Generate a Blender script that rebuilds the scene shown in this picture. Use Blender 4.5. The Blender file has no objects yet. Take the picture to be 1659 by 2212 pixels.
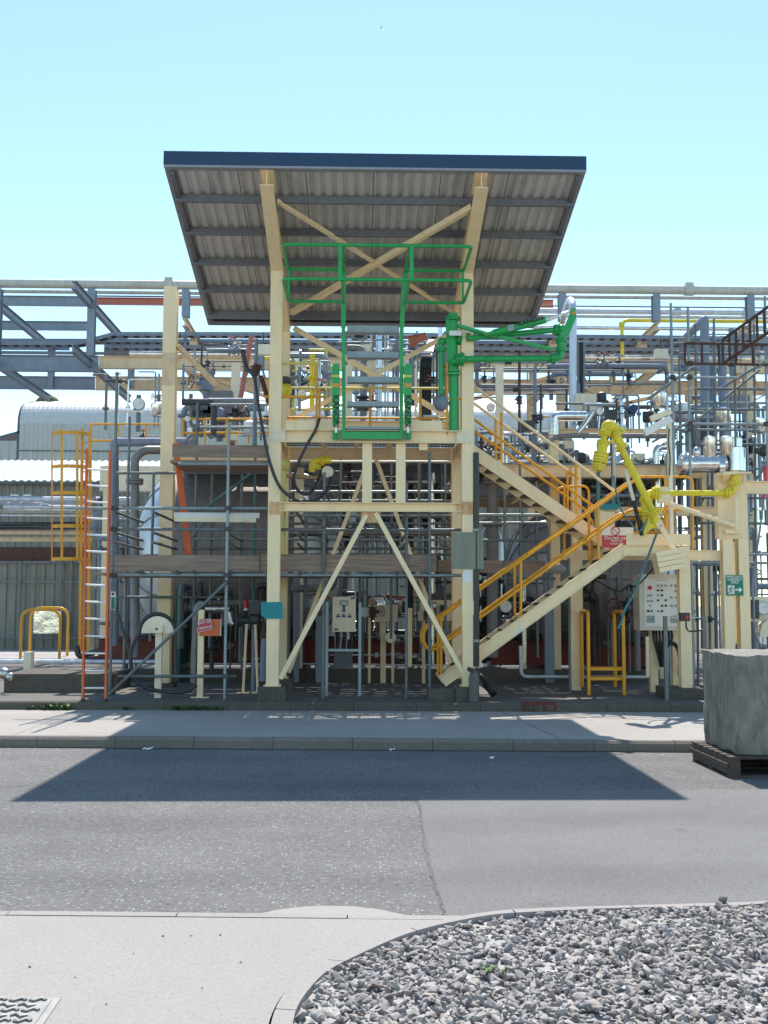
import bpy, bmesh, math, random
import numpy as np
from mathutils import Vector, Matrix
R = math.radians
sc = bpy.context.scene
COL = sc.collection
rnd = random.Random(7)
# ---------------------------------------------------------------- camera
EYE = Vector((0, 0, 1.7)); FPX = 2300.0; CU, CV = 829.5, 1106.0      # photo measured on a 1659 x 2212 grid
CM = (Matrix.Rotation(R(-1.39), 3, 'Z') @ Matrix.Rotation(R(90 + 4.9), 3, 'X') @ Matrix.Rotation(R(0.155), 3, 'Z'))
cd = bpy.data.cameras.new('camera'); cam = bpy.data.objects.new('camera', cd); COL.objects.link(cam)
cam.matrix_world = Matrix.Translation(EYE) @ CM.to_4x4()
cd.sensor_fit = 'VERTICAL'; cd.sensor_height = 24; cd.lens = 24 * FPX / 2212
cd.clip_start = .05; cd.clip_end = 2000
sc.camera = cam
# ---------------------------------------------------------------- sky, sun, exposure
SUN = Vector((.034, .622, 1)).normalized()
W = bpy.data.worlds.new('World'); sc.world = W; W.use_nodes = True
wn = W.node_tree; wn.nodes.clear()
sky = wn.nodes.new('ShaderNodeTexSky'); sky.sky_type = 'NISHITA'; sky.sun_disc = False
sky.sun_elevation = math.asin(SUN.z); sky.sun_rotation = math.atan2(SUN.x, SUN.y)
sky.altitude = 0; sky.air_density = 1.0; sky.dust_density = .1; sky.ozone_density = 2.0
bg = wn.nodes.new('ShaderNodeBackground'); bg.inputs[1].default_value = .114
wo = wn.nodes.new('ShaderNodeOutputWorld')
tint = wn.nodes.new('ShaderNodeMix'); tint.data_type = 'RGBA'; tint.blend_type = 'MULTIPLY'; tint.inputs[0].default_value = 1; tint.inputs[7].default_value = (1.01, 1.06, .94, 1)
wn.links.new(sky.outputs[0], tint.inputs[6]); wn.links.new(tint.outputs[2], bg.inputs[0]); wn.links.new(bg.outputs[0], wo.inputs[0])
sd = bpy.data.lights.new('sun', 'SUN'); sd.energy = 3.0; sd.angle = R(.5); sd.color = (1, .93, .85)
so = bpy.data.objects.new('sun', sd); COL.objects.link(so)
so.rotation_euler = (-SUN).to_track_quat('-Z', 'Y').to_euler(); so.location = (0, 20, 30)
vs = sc.view_settings
sc.display_settings.display_device = 'sRGB'
vs.view_transform = 'Standard'; vs.look = 'None'; vs.exposure = 1.15; vs.gamma = 1; vs.use_curve_mapping = False
sc.cycles.max_bounces = 8; sc.cycles.diffuse_bounces = 4; sc.cycles.glossy_bounces = 4
sc.cycles.use_denoising = True
sc.cycles.sample_clamp_indirect = 6
# ---------------------------------------------------------------- measuring: a photo point at a known depth or height
def ray(u, v): return CM @ Vector(((u - CU) / FPX, -(v - CV) / FPX, -1))
def P(u, v, Y):
    d = ray(u, v); return EYE + d * (Y / d.y)
def G(u, v, z=0.0):
    d = ray(u, v); return EYE + d * ((z - EYE.z) / d.z)
ZM = dict(A=(0, 576, .25585), B=(0, 1030.8, .27419), C=(303.2, 303.2, .29239), D=(788.3, 303.2, .30555), E=(363.8, 727.6, .25585),
          F=(727.6, 606.4, .25585), g=(363.8, 1091.4, .25585), H=(727.6, 1030.8, .25585), I=(1091.4, 606.4, .3421),
          J=(1030.8, 970.2, .2193), K=(1273.3, 879.2, .23246), L=(1273.3, 1152, .24673), Q=(1061.1, 757.9, .18274),
          T=(1364.3, 606.4, .17762), X=(715.5, 1182.4, .19005), N=(654.9, 697.3, .2266), S=(363.8, 1212.7, .1462))
def z(k, x, y): a = ZM[k]; return a[0] + a[2] * x, a[1] + a[2] * y
def ZP(k, x, y, Y): return P(*z(k, x, y), Y)
V = Vector; UP = V((0, 0, 1)); XX = V((1, 0, 0)); YY = V((0, 1, 0))
# ---------------------------------------------------------------- mesh collecting
def frame(d, up):
    d = d.normalized(); up = V(up)
    if abs(d.dot(up)) > .99: up = YY if abs(d.y) < .9 else XX
    s = d.cross(up).normalized(); return d, s, s.cross(d).normalized()
class MB:
    def __init__(s): s.v = []; s.f = []; s.m = []
    def add(s, vs, fs, sm=False):
        n = len(s.v); s.v += [tuple(p) for p in vs]; s.f += [tuple(i + n for i in f) for f in fs]; s.m += [sm] * len(fs); return s
    def hexa(s, p): return s.add(p, [(0, 3, 2, 1), (4, 5, 6, 7), (0, 1, 5, 4), (1, 2, 6, 5), (2, 3, 7, 6), (3, 0, 4, 7)])
    def box(s, lo, hi):
        x0, y0, z0 = lo; x1, y1, z1 = hi
        return s.hexa([(x0, y0, z0), (x1, y0, z0), (x1, y1, z0), (x0, y1, z0), (x0, y0, z1), (x1, y0, z1), (x1, y1, z1), (x0, y1, z1)])
    def bar(s, a, b, w, h, up=UP):
        a, b = V(a), V(b); d, x, y = frame(b - a, up); x = x * w / 2; y = y * h / 2
        return s.hexa([a - x - y, a + x - y, a + x + y, a - x + y, b - x - y, b + x - y, b + x + y, b - x + y])
    def prof(s, a, b, pts, up=UP):
        a, b = V(a), V(b); d, x, y = frame(b - a, up); n = len(pts)
        vs = [a + x * p[0] + y * p[1] for p in pts] + [b + x * p[0] + y * p[1] for p in pts]
        return s.add(vs, [tuple(range(n))[::-1], tuple(range(n, 2 * n))] + [(i, (i + 1) % n, n + (i + 1) % n, n + i) for i in range(n)])
    def ibeam(s, a, b, w, h, up=UP, t=.014):
        w /= 2; h /= 2; q = t * .6
        return s.prof(a, b, [(-w, -h), (w, -h), (w, -h + t), (q, -h + t), (q, h - t), (w, h - t), (w, h), (-w, h), (-w, h - t), (-q, h - t), (-q, -h + t), (-w, -h + t)], up)
    def chan(s, a, b, w, h, up=UP, t=.012):        # open side towards +side
        return s.prof(a, b, [(0, -h / 2), (w, -h / 2), (w, -h / 2 + t), (t, -h / 2 + t), (t, h / 2 - t), (w, h / 2 - t), (w, h / 2), (0, h / 2)], up)
    def angle(s, a, b, w, up=UP, t=.01):
        return s.prof(a, b, [(0, 0), (w, 0), (w, t), (t, t), (t, w), (0, w)], up)
    def tube(s, pts, r, n=10, closed=False, cap=True):
        pts = [V(p) for p in pts]; k = len(pts); rs = r if isinstance(r, (list, tuple)) else [r] * k
        tan = []
        for i in range(k):
            a = pts[i - 1] if (i or closed) else None; b = pts[(i + 1) % k] if (i < k - 1 or closed) else None
            t = V((0, 0, 0))
            if a is not None and (pts[i] - a).length > 1e-9: t += (pts[i] - a).normalized()
            if b is not None and (b - pts[i]).length > 1e-9: t += (b - pts[i]).normalized()
            tan.append(t.normalized() if t.length > 1e-9 else V((0, 0, 1)))
        _, x, y = frame(tan[0], UP); vs = []
        for i in range(k):
            if i:
                x = (x - tan[i] * x.dot(tan[i])).normalized(); y = tan[i].cross(x)
            else: y = tan[0].cross(x)
            vs += [pts[i] + (x * math.cos(6.28319 * j / n) + y * math.sin(6.28319 * j / n)) * rs[i] for j in range(n)]
        fs = []
        for i in range(k if closed else k - 1):
            a, b = i * n, ((i + 1) % k) * n
            fs += [(a + j, a + (j + 1) % n, b + (j + 1) % n, b + j) for j in range(n)]
        s.add(vs, fs, True)
        if cap and not closed:
            m = len(s.v) - len(vs)
            s.f += [tuple(m + j for j in range(n))[::-1], tuple(m + (k - 1) * n + j for j in range(n))]; s.m += [False, False]
        return s
    def pipe(s, pts, r, bend=None, n=10, cap=True):
        return s.tube(rounded(pts, bend or r * 3), r, n, cap=cap)
    def lathe(s, a, d, prof, n=16):
        a = V(a); d, x, y = frame(V(d), UP); vs = []; k = len(prof)
        for h, r in prof: vs += [a + d * h + (x * math.cos(6.28319 * j / n) + y * math.sin(6.28319 * j / n)) * max(r, 1e-4) for j in range(n)]
        s.add(vs, [(i * n + j, i * n + (j + 1) % n, (i + 1) * n + (j + 1) % n, (i + 1) * n + j) for i in range(k - 1) for j in range(n)], True)
        m = len(s.v) - len(vs); s.f += [tuple(m + j for j in range(n))[::-1], tuple(m + (k - 1) * n + j for j in range(n))]; s.m += [False, False]
        return s
    def disc(s, c, d, r, t, n=16): c = V(c); d = V(d).normalized(); return s.lathe(c - d * t / 2, d, [(0, r), (t, r)], n)
    def flange(s, c, d, r, t=.03, gap=.008, n=14):
        c = V(c); d = V(d).normalized(); s.disc(c - d * (t / 2 + gap / 2), d, r, t, n); s.disc(c + d * (t / 2 + gap / 2), d, r, t, n)
        _, x, y = frame(d, UP)
        for j in range(8):
            p = c + (x * math.cos(j * .7854) + y * math.sin(j * .7854)) * r * .8
            s.bar(p - d * (t * 1.6), p + d * (t * 1.6), .018, .018)
        return s
    def slab(s, pts, vec):
        pts = [V(p) for p in pts]; vec = V(vec); n = len(pts)
        return s.add(pts + [p + vec for p in pts], [tuple(range(n))[::-1], tuple(range(n, 2 * n))] + [(i, (i + 1) % n, n + (i + 1) % n, n + i) for i in range(n)])
    def ball(s, c, r, n=12, sx=1, sy=1, sz=1):
        c = V(c); vs = []; h = n // 2
        for i in range(h + 1):
            a = math.pi * i / h
            for j in range(n): b = 6.28319 * j / n; vs.append(c + V((r * sx * math.sin(a) * math.cos(b), r * sy * math.sin(a) * math.sin(b), r * sz * math.cos(a))))
        return s.add(vs, [(i * n + j, i * n + (j + 1) % n, (i + 1) * n + (j + 1) % n, (i + 1) * n + j) for i in range(h) for j in range(n)], True)
    def wheel(s, c, d, r, t=.012):
        c = V(c); d, x, y = frame(V(d), UP); q = [c + (x * math.cos(6.28319 * j / 14) + y * math.sin(6.28319 * j / 14)) * r for j in range(14)]
        s.tube(q, t, 6, closed=True)
        for j in (0, 5, 9): s.bar(c, q[j], t, t)
        return s
    def text(s, body, o, x, y, size, depth=.003, align='CENTER'):
        cu = bpy.data.curves.new('t', 'FONT'); cu.body = body; cu.size = 1; cu.align_x = align; cu.align_y = 'CENTER'; cu.extrude = .01; cu.resolution_u = 3; cu.offset = .012
        ob = bpy.data.objects.new('t', cu); COL.objects.link(ob); dg = bpy.context.evaluated_depsgraph_get()
        me = bpy.data.meshes.new_from_object(ob.evaluated_get(dg)); o, x, y = V(o), V(x).normalized(), V(y).normalized(); nn = x.cross(y)
        s.add([o + x * p.co.x * size + y * p.co.y * size + nn * (p.co.z / .02 + .5) * depth for p in me.vertices], [tuple(p.vertices) for p in me.polygons])
        bpy.data.objects.remove(ob); bpy.data.curves.remove(cu); bpy.data.meshes.remove(me); return s
def rounded(pts, bend, seg=5):
    pts = [V(p) for p in pts]; out = [pts[0]]
    for a, b, c in zip(pts, pts[1:], pts[2:]):
        u, w = (a - b), (c - b); t = min(bend, u.length * .45, w.length * .45)
        p, q = b + u.normalized() * t, b + w.normalized() * t
        for i in range(seg + 1):
            k = i / seg; out.append(p * (1 - k) ** 2 + b * 2 * k * (1 - k) + q * k * k)
    return out + [pts[-1]]
def spline(pts, seg=8):
    pts = [V(p) for p in pts]; q = [pts[0] * 2 - pts[1]] + pts + [pts[-1] * 2 - pts[-2]]; out = []
    for i in range(1, len(q) - 2):
        for j in range(seg):
            t = j / seg; a, b, c, d = q[i - 1:i + 3]
            out.append(.5 * (2 * b + (c - a) * t + (2 * a - 5 * b + 4 * c - d) * t * t + (3 * b - a - 3 * c + d) * t ** 3))
    return out + [pts[-1]]
ORG = {}
def link(name, mb, mat, org):
    me = bpy.data.meshes.new(name); me.from_pydata([(p[0] - org[0], p[1] - org[1], p[2] - org[2]) for p in mb.v], [], mb.f)
    me.polygons.foreach_set('use_smooth', mb.m); me.materials.append(mat)
    if any(mb.m): me.set_sharp_from_angle(angle=R(50))
    bm = bmesh.new(); bm.from_mesh(me); bmesh.ops.recalc_face_normals(bm, faces=bm.faces); bm.to_mesh(me); bm.free()
    o = bpy.data.objects.new(name, me); COL.objects.link(o); return o
def thing(name, label, cat, loc, group=None):
    o = bpy.data.objects.new(name, None); COL.objects.link(o); o.location = loc; o.empty_display_size = .2
    ORG[o.name] = V(loc); o['label'] = label; o['category'] = cat
    if group: o['group'] = group
    return o
def part(name, mb, mat, parent, label=None):
    o = link(name, mb, mat, ORG[parent.name]); o.parent = parent; ORG[o.name] = ORG[parent.name]
    if label: o['label'] = label
    return o
def solo(name, mb, mat, label, cat, group=None):
    a = np.array(mb.v); org = V(((a[:, 0].min() + a[:, 0].max()) / 2, (a[:, 1].min() + a[:, 1].max()) / 2, a[:, 2].min()))
    o = link(name, mb, mat, org); o.location = org; ORG[o.name] = org; o['label'] = label; o['category'] = cat
    if group: o['group'] = group
    return o
def setting(name, mb, mat, kind='structure', label=None, cat=None):
    o = link(name, mb, mat, V((0, 0, 0))); o['kind'] = kind
    if label: o['label'] = label
    if cat: o['category'] = cat
    return o
def move_copy(root, delta, label=None, group=None):
    r = root.copy(); COL.objects.link(r); r.location = root.location + V(delta)
    if label: r['label'] = label
    if group: r['group'] = group
    for ch in root.children:
        c = ch.copy(); COL.objects.link(c); c.parent = r
        for g in ch.children:
            d = g.copy(); COL.objects.link(d); d.parent = c
    return r
# ---------------------------------------------------------------- materials
def mat(name, col, rough=.5, metal=0, var=.14, dirt=None, damt=.35, dscale=3, stretch=(1, 1, .35), nscale=9, bump=0, bscale=60, spec=.5, coat=0):
    m = bpy.data.materials.new(name); m.use_nodes = True; t = m.node_tree; N = t.nodes; L = t.links; b = N['Principled BSDF']
    tc = N.new('ShaderNodeTexCoord'); mp = N.new('ShaderNodeMapping'); mp.inputs['Scale'].default_value = stretch; L.new(tc.outputs['Object'], mp.inputs[0])
    n1 = N.new('ShaderNodeTexNoise'); n1.inputs['Scale'].default_value = nscale; n1.inputs['Detail'].default_value = 6; n1.inputs['Roughness'].default_value = .65; L.new(mp.outputs[0], n1.inputs[0])
    mx = N.new('ShaderNodeMix'); mx.data_type = 'RGBA'
    lo = [c * (1 - var) for c in col]; hi = [min(1, c * (1 + var)) for c in col]
    cr = N.new('ShaderNodeValToRGB'); cr.color_ramp.elements[0].position = .35; cr.color_ramp.elements[1].position = .65
    cr.color_ramp.elements[0].color = (*lo, 1); cr.color_ramp.elements[1].color = (*hi, 1); L.new(n1.outputs[0], cr.inputs[0]); out = cr.outputs[0]
    if dirt:
        n2 = N.new('ShaderNodeTexNoise'); n2.inputs['Scale'].default_value = dscale; n2.inputs['Detail'].default_value = 8; n2.inputs['Roughness'].default_value = .7; L.new(mp.outputs[0], n2.inputs[0])
        r2 = N.new('ShaderNodeValToRGB'); r2.color_ramp.elements[0].position = .5; r2.color_ramp.elements[1].position = .72
        r2.color_ramp.elements[0].color = (0, 0, 0, 1); r2.color_ramp.elements[1].color = (damt, damt, damt, 1); L.new(n2.outputs[0], r2.inputs[0])
        L.new(r2.outputs[0], mx.inputs[0]); L.new(out, mx.inputs[6]); mx.inputs[7].default_value = (*dirt, 1); out = mx.outputs[2]
    L.new(out, b.inputs['Base Color']); b.inputs['Metallic'].default_value = metal; b.inputs['Specular IOR Level'].default_value = spec
    b.inputs['Coat Weight'].default_value = coat
    mr = N.new('ShaderNodeMapRange'); mr.inputs[3].default_value = max(.03, rough - .1); mr.inputs[4].default_value = min(1, rough + .12); L.new(n1.outputs[0], mr.inputs[0]); L.new(mr.outputs[0], b.inputs['Roughness'])
    if bump:
        n3 = N.new('ShaderNodeTexNoise'); n3.inputs['Scale'].default_value = bscale; n3.inputs['Detail'].default_value = 5; L.new(tc.outputs['Object'], n3.inputs[0])
        bp = N.new('ShaderNodeBump'); bp.inputs['Strength'].default_value = bump; bp.inputs['Distance'].default_value = .01; L.new(n3.outputs[0], bp.inputs['Height']); L.new(bp.outputs[0], b.inputs['Normal'])
    return m
RUST = (.16, .06, .025)
M = dict(
    cream=mat('cream_paint', (.96, .755, .465), .42, var=.025, dirt=(.45, .28, .13), damt=.2, dscale=5),
    pale=mat('pale_cream_paint', (.84, .75, .56), .45, var=.06, dirt=(.3, .22, .13), damt=.3),
    beige=mat('rack_beige_paint', (.78, .59, .37), .5, var=.07, dirt=(.3, .17, .08), damt=.4),
    greysteel=mat('blue_grey_paint', (.24, .29, .36), .5, var=.1, dirt=(.2, .2, .2), damt=.3),
    galv=mat('galvanised_tube', (.27, .33, .35), .42, metal=.35, var=.15, dirt=(.12, .12, .12)),
    oldtube=mat('weathered_tube', (.16, .19, .2), .5, metal=.3, var=.2, dirt=RUST, damt=.4),
    tealtube=mat('teal_painted_tube', (.06, .19, .2), .5, metal=.1, var=.2, dirt=(.15, .18, .18)),
    purlin=mat('galvanised_purlin', (.17, .175, .2), .5, metal=.3, var=.12),
    alu=mat('aluminium_cladding', (.62, .66, .72), .42, metal=.55, var=.1, dirt=(.3, .3, .3), damt=.25),
    stainless=mat('stainless_cladding', (.75, .74, .72), .2, metal=1, var=.12, dirt=(.25, .2, .15), damt=.3, bump=.15, bscale=9),
    foil=mat('crumpled_foil', (.55, .54, .52), .34, metal=1, var=.1, bump=1, bscale=16),
    vessel=mat('shaded_vessel_cladding', (.25, .22, .205), .5, metal=.25, var=.16, dirt=(.13, .09, .07), damt=.5, stretch=(1, 1, .15)),  # the ends' aluminium cladding again, with its shade put into a darker colour
    green=mat('green_gloss_paint', (.014, .37, .09), .3, var=.1, dirt=(.02, .14, .05), damt=.3),
    dgreen=mat('dark_green_board', (.01, .08, .035), .45, var=.1),
    yellow=mat('lemon_yellow_paint', (.82, .66, .03), .32, var=.07, dirt=(.3, .22, .03), damt=.3),
    rail=mat('orange_yellow_paint', (.85, .38, .015), .38, var=.08, dirt=(.3, .13, .02), damt=.35),
    paleyellow=mat('pale_yellow_paint', (.68, .6, .16), .4, var=.07, dirt=(.3, .2, .05)),
    orange=mat('orange_fibreglass', (.72, .13, .03), .45, var=.08, dirt=(.4, .2, .1)),
    rung=mat('aluminium_rung', (.8, .8, .78), .35, metal=.6, var=.05),
    navy=mat('navy_fascia', (.014, .048, .105), .38, var=.06),
    flash=mat('grey_flashing', (.3, .3, .32), .4, metal=.3, var=.08),
    sheet=mat('fibre_cement_sheet', (.54, .53, .5), .7, var=.24, dirt=(.2, .17, .14), damt=.5, stretch=(1, .25, 1), nscale=3),
    black=mat('black_rubber', (.012, .013, .015), .4, var=.2),
    blackp=mat('black_plastic_pipe', (.01, .011, .016), .25, var=.1),
    dark=mat('dark_machinery', (.045, .05, .055), .45, var=.25, dirt=RUST, damt=.3),
    bluegrey=mat('blue_grey_pipe', (.2, .24, .31), .5, var=.12, dirt=(.12, .12, .13)),
    greypipe=mat('grey_primer_pipe', (.2, .2, .21), .5, var=.18, dirt=RUST, damt=.35),
    brown=mat('rusty_steel', (.085, .04, .028), .7, var=.3, dirt=(.05, .03, .02)),
    redsteel=mat('red_oxide_steel', (.16, .026, .018), .6, var=.2, dirt=(.07, .03, .02)),
    salmon=mat('faded_red_paint', (.5, .15, .1), .5, var=.1, dirt=(.3, .2, .15)),
    timber=mat('scaffold_board', (.3, .225, .175), .8, var=.28, dirt=(.12, .09, .07), damt=.6, stretch=(.12, 1, 1.6), nscale=14, bump=.3, bscale=30),
    pallet=mat('pallet_wood', (.085, .063, .055), .85, var=.3, dirt=(.05, .04, .035), damt=.6, stretch=(.5, .5, 2), nscale=12, bump=.4, bscale=40),
    ply=mat('grey_green_ply', (.24, .26, .2), .75, var=.15, dirt=(.14, .16, .11), damt=.5, stretch=(3, 1, .2), nscale=6),
    teal=mat('teal_paint', (.0, .24, .26), .45, var=.08, dirt=(.02, .13, .14)),
    tealdk=mat('dark_teal_paint', (.01, .12, .13), .5, var=.15, dirt=(.03, .06, .06)),
    wood=mat('varnished_timber', (.42, .25, .11), .55, var=.15, stretch=(.3, 1, 2), nscale=10),
    red=mat('red_plastic', (.55, .03, .025), .4, var=.08),
    signred=mat('sign_red', (.56, .05, .07), .45, var=.05, dirt=(.5, .2, .2), damt=.3),
    white=mat('white_plastic', (.8, .8, .79), .4, var=.03, dirt=(.55, .55, .52), damt=.3),
    signgreen=mat('sign_green', (.0, .2, .11), .4, var=.04),
    amber=mat('amber_plastic', (.75, .3, .02), .3, var=.05),
    blue=mat('blue_plastic', (.02, .06, .16), .4, var=.1),
    display=mat('display_glass', (.3, .34, .27), .2, var=.05),
    labelblue=mat('label_blue', (.03, .05, .14), .4, var=.05),
    ink=mat('black_ink', (.01, .01, .012), .5, var=.05),
    panel=mat('panel_enamel', (.62, .48, .33), .4, var=.04, dirt=(.45, .33, .22), damt=.3),
    cabinet=mat('cabinet_enamel', (.66, .62, .53), .4, var=.04, dirt=(.4, .35, .28), damt=.3),
    shed=mat('shed_cladding', (.56, .56, .53), .5, var=.06, dirt=(.25, .26, .25), damt=.4, stretch=(1, 1, .1)),
    shedold=mat('old_shed_cladding', (.25, .25, .22), .6, var=.14, dirt=(.14, .13, .1), damt=.5, stretch=(2, 1, .1)),
    shedroof=mat('pale_roof_sheet', (.62, .62, .61), .4, var=.07, dirt=(.4, .4, .38), damt=.3),
    shedtrim=mat('slate_trim', (.1, .13, .15), .5),
    moss=mat('mossy_metal', (.1, .11, .05), .8, var=.3, dirt=(.05, .05, .02)),
    whitepipe=mat('off_white_pipe', (.55, .55, .5), .5, var=.1, dirt=(.2, .22, .2), damt=.4),
    leaf=mat('weed_leaf', (.06, .11, .025), .6, var=.4),
    sack=mat('dusty_sack', (.36, .35, .33), .7, var=.15),
    hose=mat('grey_hose', (.04, .042, .048), .5, var=.25),
    paper=mat('white_paper', (.8, .8, .8), .7, var=.03),
)
# ---------------------------------------------------------------- ground materials
def ground_mat(name, a, b, speck, sscale, tracks=0, rough=.9, big=(.85, 1.12), patch=None, bump=.4, stain=None, thresh=.62, spk_amt=1.0, stretch=1.0):
    m = bpy.data.materials.new(name); m.use_nodes = True; t = m.node_tree; N = t.nodes; L = t.links; bs = N['Principled BSDF']
    tc = N.new('ShaderNodeTexCoord'); O = tc.outputs['Object']
    def noise(s, d=6, r=.6): n = N.new('ShaderNodeTexNoise'); n.inputs['Scale'].default_value = s; n.inputs['Detail'].default_value = d; n.inputs['Roughness'].default_value = r; L.new(O, n.inputs[0]); return n.outputs[0]
    def ramp(f, p0, p1, c0=(0, 0, 0), c1=(1, 1, 1)):
        r = N.new('ShaderNodeValToRGB'); e = r.color_ramp.elements; e[0].position = p0; e[1].position = p1; e[0].color = (*c0, 1); e[1].color = (*c1, 1); L.new(f, r.inputs[0]); return r.outputs[0]
    def mix(f, x, y, mode='MIX'):
        q = N.new('ShaderNodeMix'); q.data_type = 'RGBA'; q.blend_type = mode
        if isinstance(f, float): q.inputs[0].default_value = f
        else: L.new(f, q.inputs[0])
        for i, w in ((6, x), (7, y)):
            if isinstance(w, tuple): q.inputs[i].default_value = (*w, 1)
            else: L.new(w, q.inputs[i])
        return q.outputs[2]
    fine = noise(sscale * .6, 8, .75)
    base = ramp(fine, .32, .68, a, b)
    vo = N.new('ShaderNodeTexVoronoi'); vo.inputs['Scale'].default_value = sscale; mp = N.new('ShaderNodeMapping'); mp.inputs['Scale'].default_value = (1, stretch, 1); L.new(O, mp.inputs[0]); L.new(mp.outputs[0], vo.inputs['Vector'])
    sep = N.new('ShaderNodeSeparateColor'); L.new(vo.outputs['Color'], sep.inputs[0])
    pick = ramp(sep.outputs[0], thresh, thresh + .12); near = ramp(vo.outputs['Distance'], .25, .42, (1, 1, 1), (0, 0, 0))
    f = N.new('ShaderNodeMath'); f.operation = 'MULTIPLY'; L.new(pick, f.inputs[0]); L.new(near, f.inputs[1])
    f2 = N.new('ShaderNodeMath'); f2.operation = 'MULTIPLY'; L.new(f.outputs[0], f2.inputs[0]); f2.inputs[1].default_value = spk_amt
    col = mix(f2.outputs[0], base, speck)
    dk = ramp(sep.outputs[1], .8, .9); g = N.new('ShaderNodeMath'); g.operation = 'MULTIPLY'; L.new(dk, g.inputs[0]); L.new(near, g.inputs[1])
    g2 = N.new('ShaderNodeMath'); g2.operation = 'MULTIPLY'; L.new(g.outputs[0], g2.inputs[0]); g2.inputs[1].default_value = .75 * spk_amt
    col = mix(g2.outputs[0], col, tuple(c * .35 for c in a))
    bigv = ramp(noise(.55, 5, .6), .3, .7, (big[0],) * 3, (big[1],) * 3); col = mix(1.0, col, bigv, 'MULTIPLY')
    if stain: col = mix(ramp(noise(1.7, 8, .7), .55, .75, (0, 0, 0), (.55, .55, .55)), col, stain)
    if tracks:                                   # polished wheel paths, oil drips and hairline cracks along the road
        wv = N.new('ShaderNodeSeparateXYZ'); L.new(O, wv.inputs[0])
        ad = N.new('ShaderNodeMath'); ad.operation = 'MULTIPLY_ADD'; L.new(noise(.35, 3), ad.inputs[0]); ad.inputs[1].default_value = 1.4; L.new(wv.outputs[1], ad.inputs[2])
        sn = N.new('ShaderNodeMath'); sn.operation = 'SINE'; mu = N.new('ShaderNodeMath'); mu.operation = 'MULTIPLY'; mu.inputs[1].default_value = 3.6; L.new(ad.outputs[0], mu.inputs[0]); L.new(mu.outputs[0], sn.inputs[0])
        col = mix(1.0, col, ramp(sn.outputs[0], .2, .95, (1, 1, 1), (1 - tracks, 1 - tracks, 1 - tracks)), 'MULTIPLY')
        drip = ramp(noise(2.3, 3, .5), .68, .76); dm = N.new('ShaderNodeMath'); dm.operation = 'MULTIPLY'; dm.inputs[1].default_value = .45; L.new(drip, dm.inputs[0]); col = mix(dm.outputs[0], col, (.05, .048, .045))
        vc = N.new('ShaderNodeTexVoronoi'); vc.feature = 'DISTANCE_TO_EDGE'; vc.inputs['Scale'].default_value = .55; wd = N.new('ShaderNodeMix'); wd.data_type = 'RGBA'; wd.inputs[0].default_value = .12; L.new(O, wd.inputs[6]); nn = N.new('ShaderNodeTexNoise'); nn.inputs['Scale'].default_value = 3; nn.inputs['Detail'].default_value = 8; L.new(O, nn.inputs[0]); L.new(nn.outputs[1], wd.inputs[7]); L.new(wd.outputs[2], vc.inputs['Vector'])
        cm = N.new('ShaderNodeMath'); cm.operation = 'MULTIPLY'; L.new(ramp(vc.outputs['Distance'], .0, .006, (1, 1, 1), (0, 0, 0)), cm.inputs[0]); L.new(ramp(noise(.8, 2), .7, .76), cm.inputs[1]); col = mix(cm.outputs[0], col, (.045, .043, .04))
    L.new(col, bs.inputs['Base Color']); bs.inputs['Roughness'].default_value = rough; bs.inputs['Specular IOR Level'].default_value = .3
    bp = N.new('ShaderNodeBump'); bp.inputs['Strength'].default_value = bump; bp.inputs['Distance'].default_value = .006; L.new(fine, bp.inputs['Height']); L.new(bp.outputs[0], bs.inputs['Normal'])
    return m
M['asphalt'] = ground_mat('worn_asphalt', (.105, .103, .10), (.205, .2, .195), (.36, .36, .355), 38, thresh=.66, spk_amt=.85, bump=1.0, stain=(.1, .098, .095), tracks=.12)
M['asphalt2'] = ground_mat('fine_asphalt', (.13, .127, .124), (.22, .216, .212), (.28, .275, .27), 80, thresh=.72, bump=.6, spk_amt=.7, tracks=.1)
M['conc'] = ground_mat('pavement_concrete', (.31, .288, .265), (.41, .385, .355), (.46, .44, .42), 60, thresh=.85, bump=.2, spk_amt=.5, big=(.86, 1.06), stain=(.24, .22, .2))
M['apron'] = ground_mat('apron_concrete', (.29, .268, .25), (.36, .335, .315), (.40, .375, .355), 70, thresh=.84, bump=.25, spk_amt=.5, big=(.93, 1.04))
M['kerb'] = ground_mat('kerb_concrete', (.17, .15, .125), (.25, .225, .195), (.3, .28, .25), 60, thresh=.85, bump=.3, spk_amt=.5, stain=(.13, .12, .09))
M['oldconc'] = ground_mat('mossy_shade_toned_concrete', (.085, .075, .06), (.15, .135, .115), (.2, .185, .165), 40, thresh=.85, bump=.4, spk_amt=.5, stain=(.06, .06, .035))  # mossy stain, plus a base colour darkened to deepen the shade behind the gantry
M['block'] = mat('cast_concrete', (.235, .215, .185), .85, var=.25, dirt=(.07, .062, .052), damt=1.0, dscale=5, stretch=(1, 1, .4), nscale=11, bump=.7, bscale=22)
M['slabm'] = ground_mat('slab_concrete', (.12, .112, .102), (.19, .178, .165), (.24, .23, .22), 50, thresh=.85, bump=.3, spk_amt=.5, stain=(.1, .095, .085))  # base colour lowered to put the shade around the gantry into the slab
M['gravelfar'] = ground_mat('far_gravel', (.28, .27, .26), (.42, .41, .4), (.55, .54, .53), 16, thresh=.4, bump=1)
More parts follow.
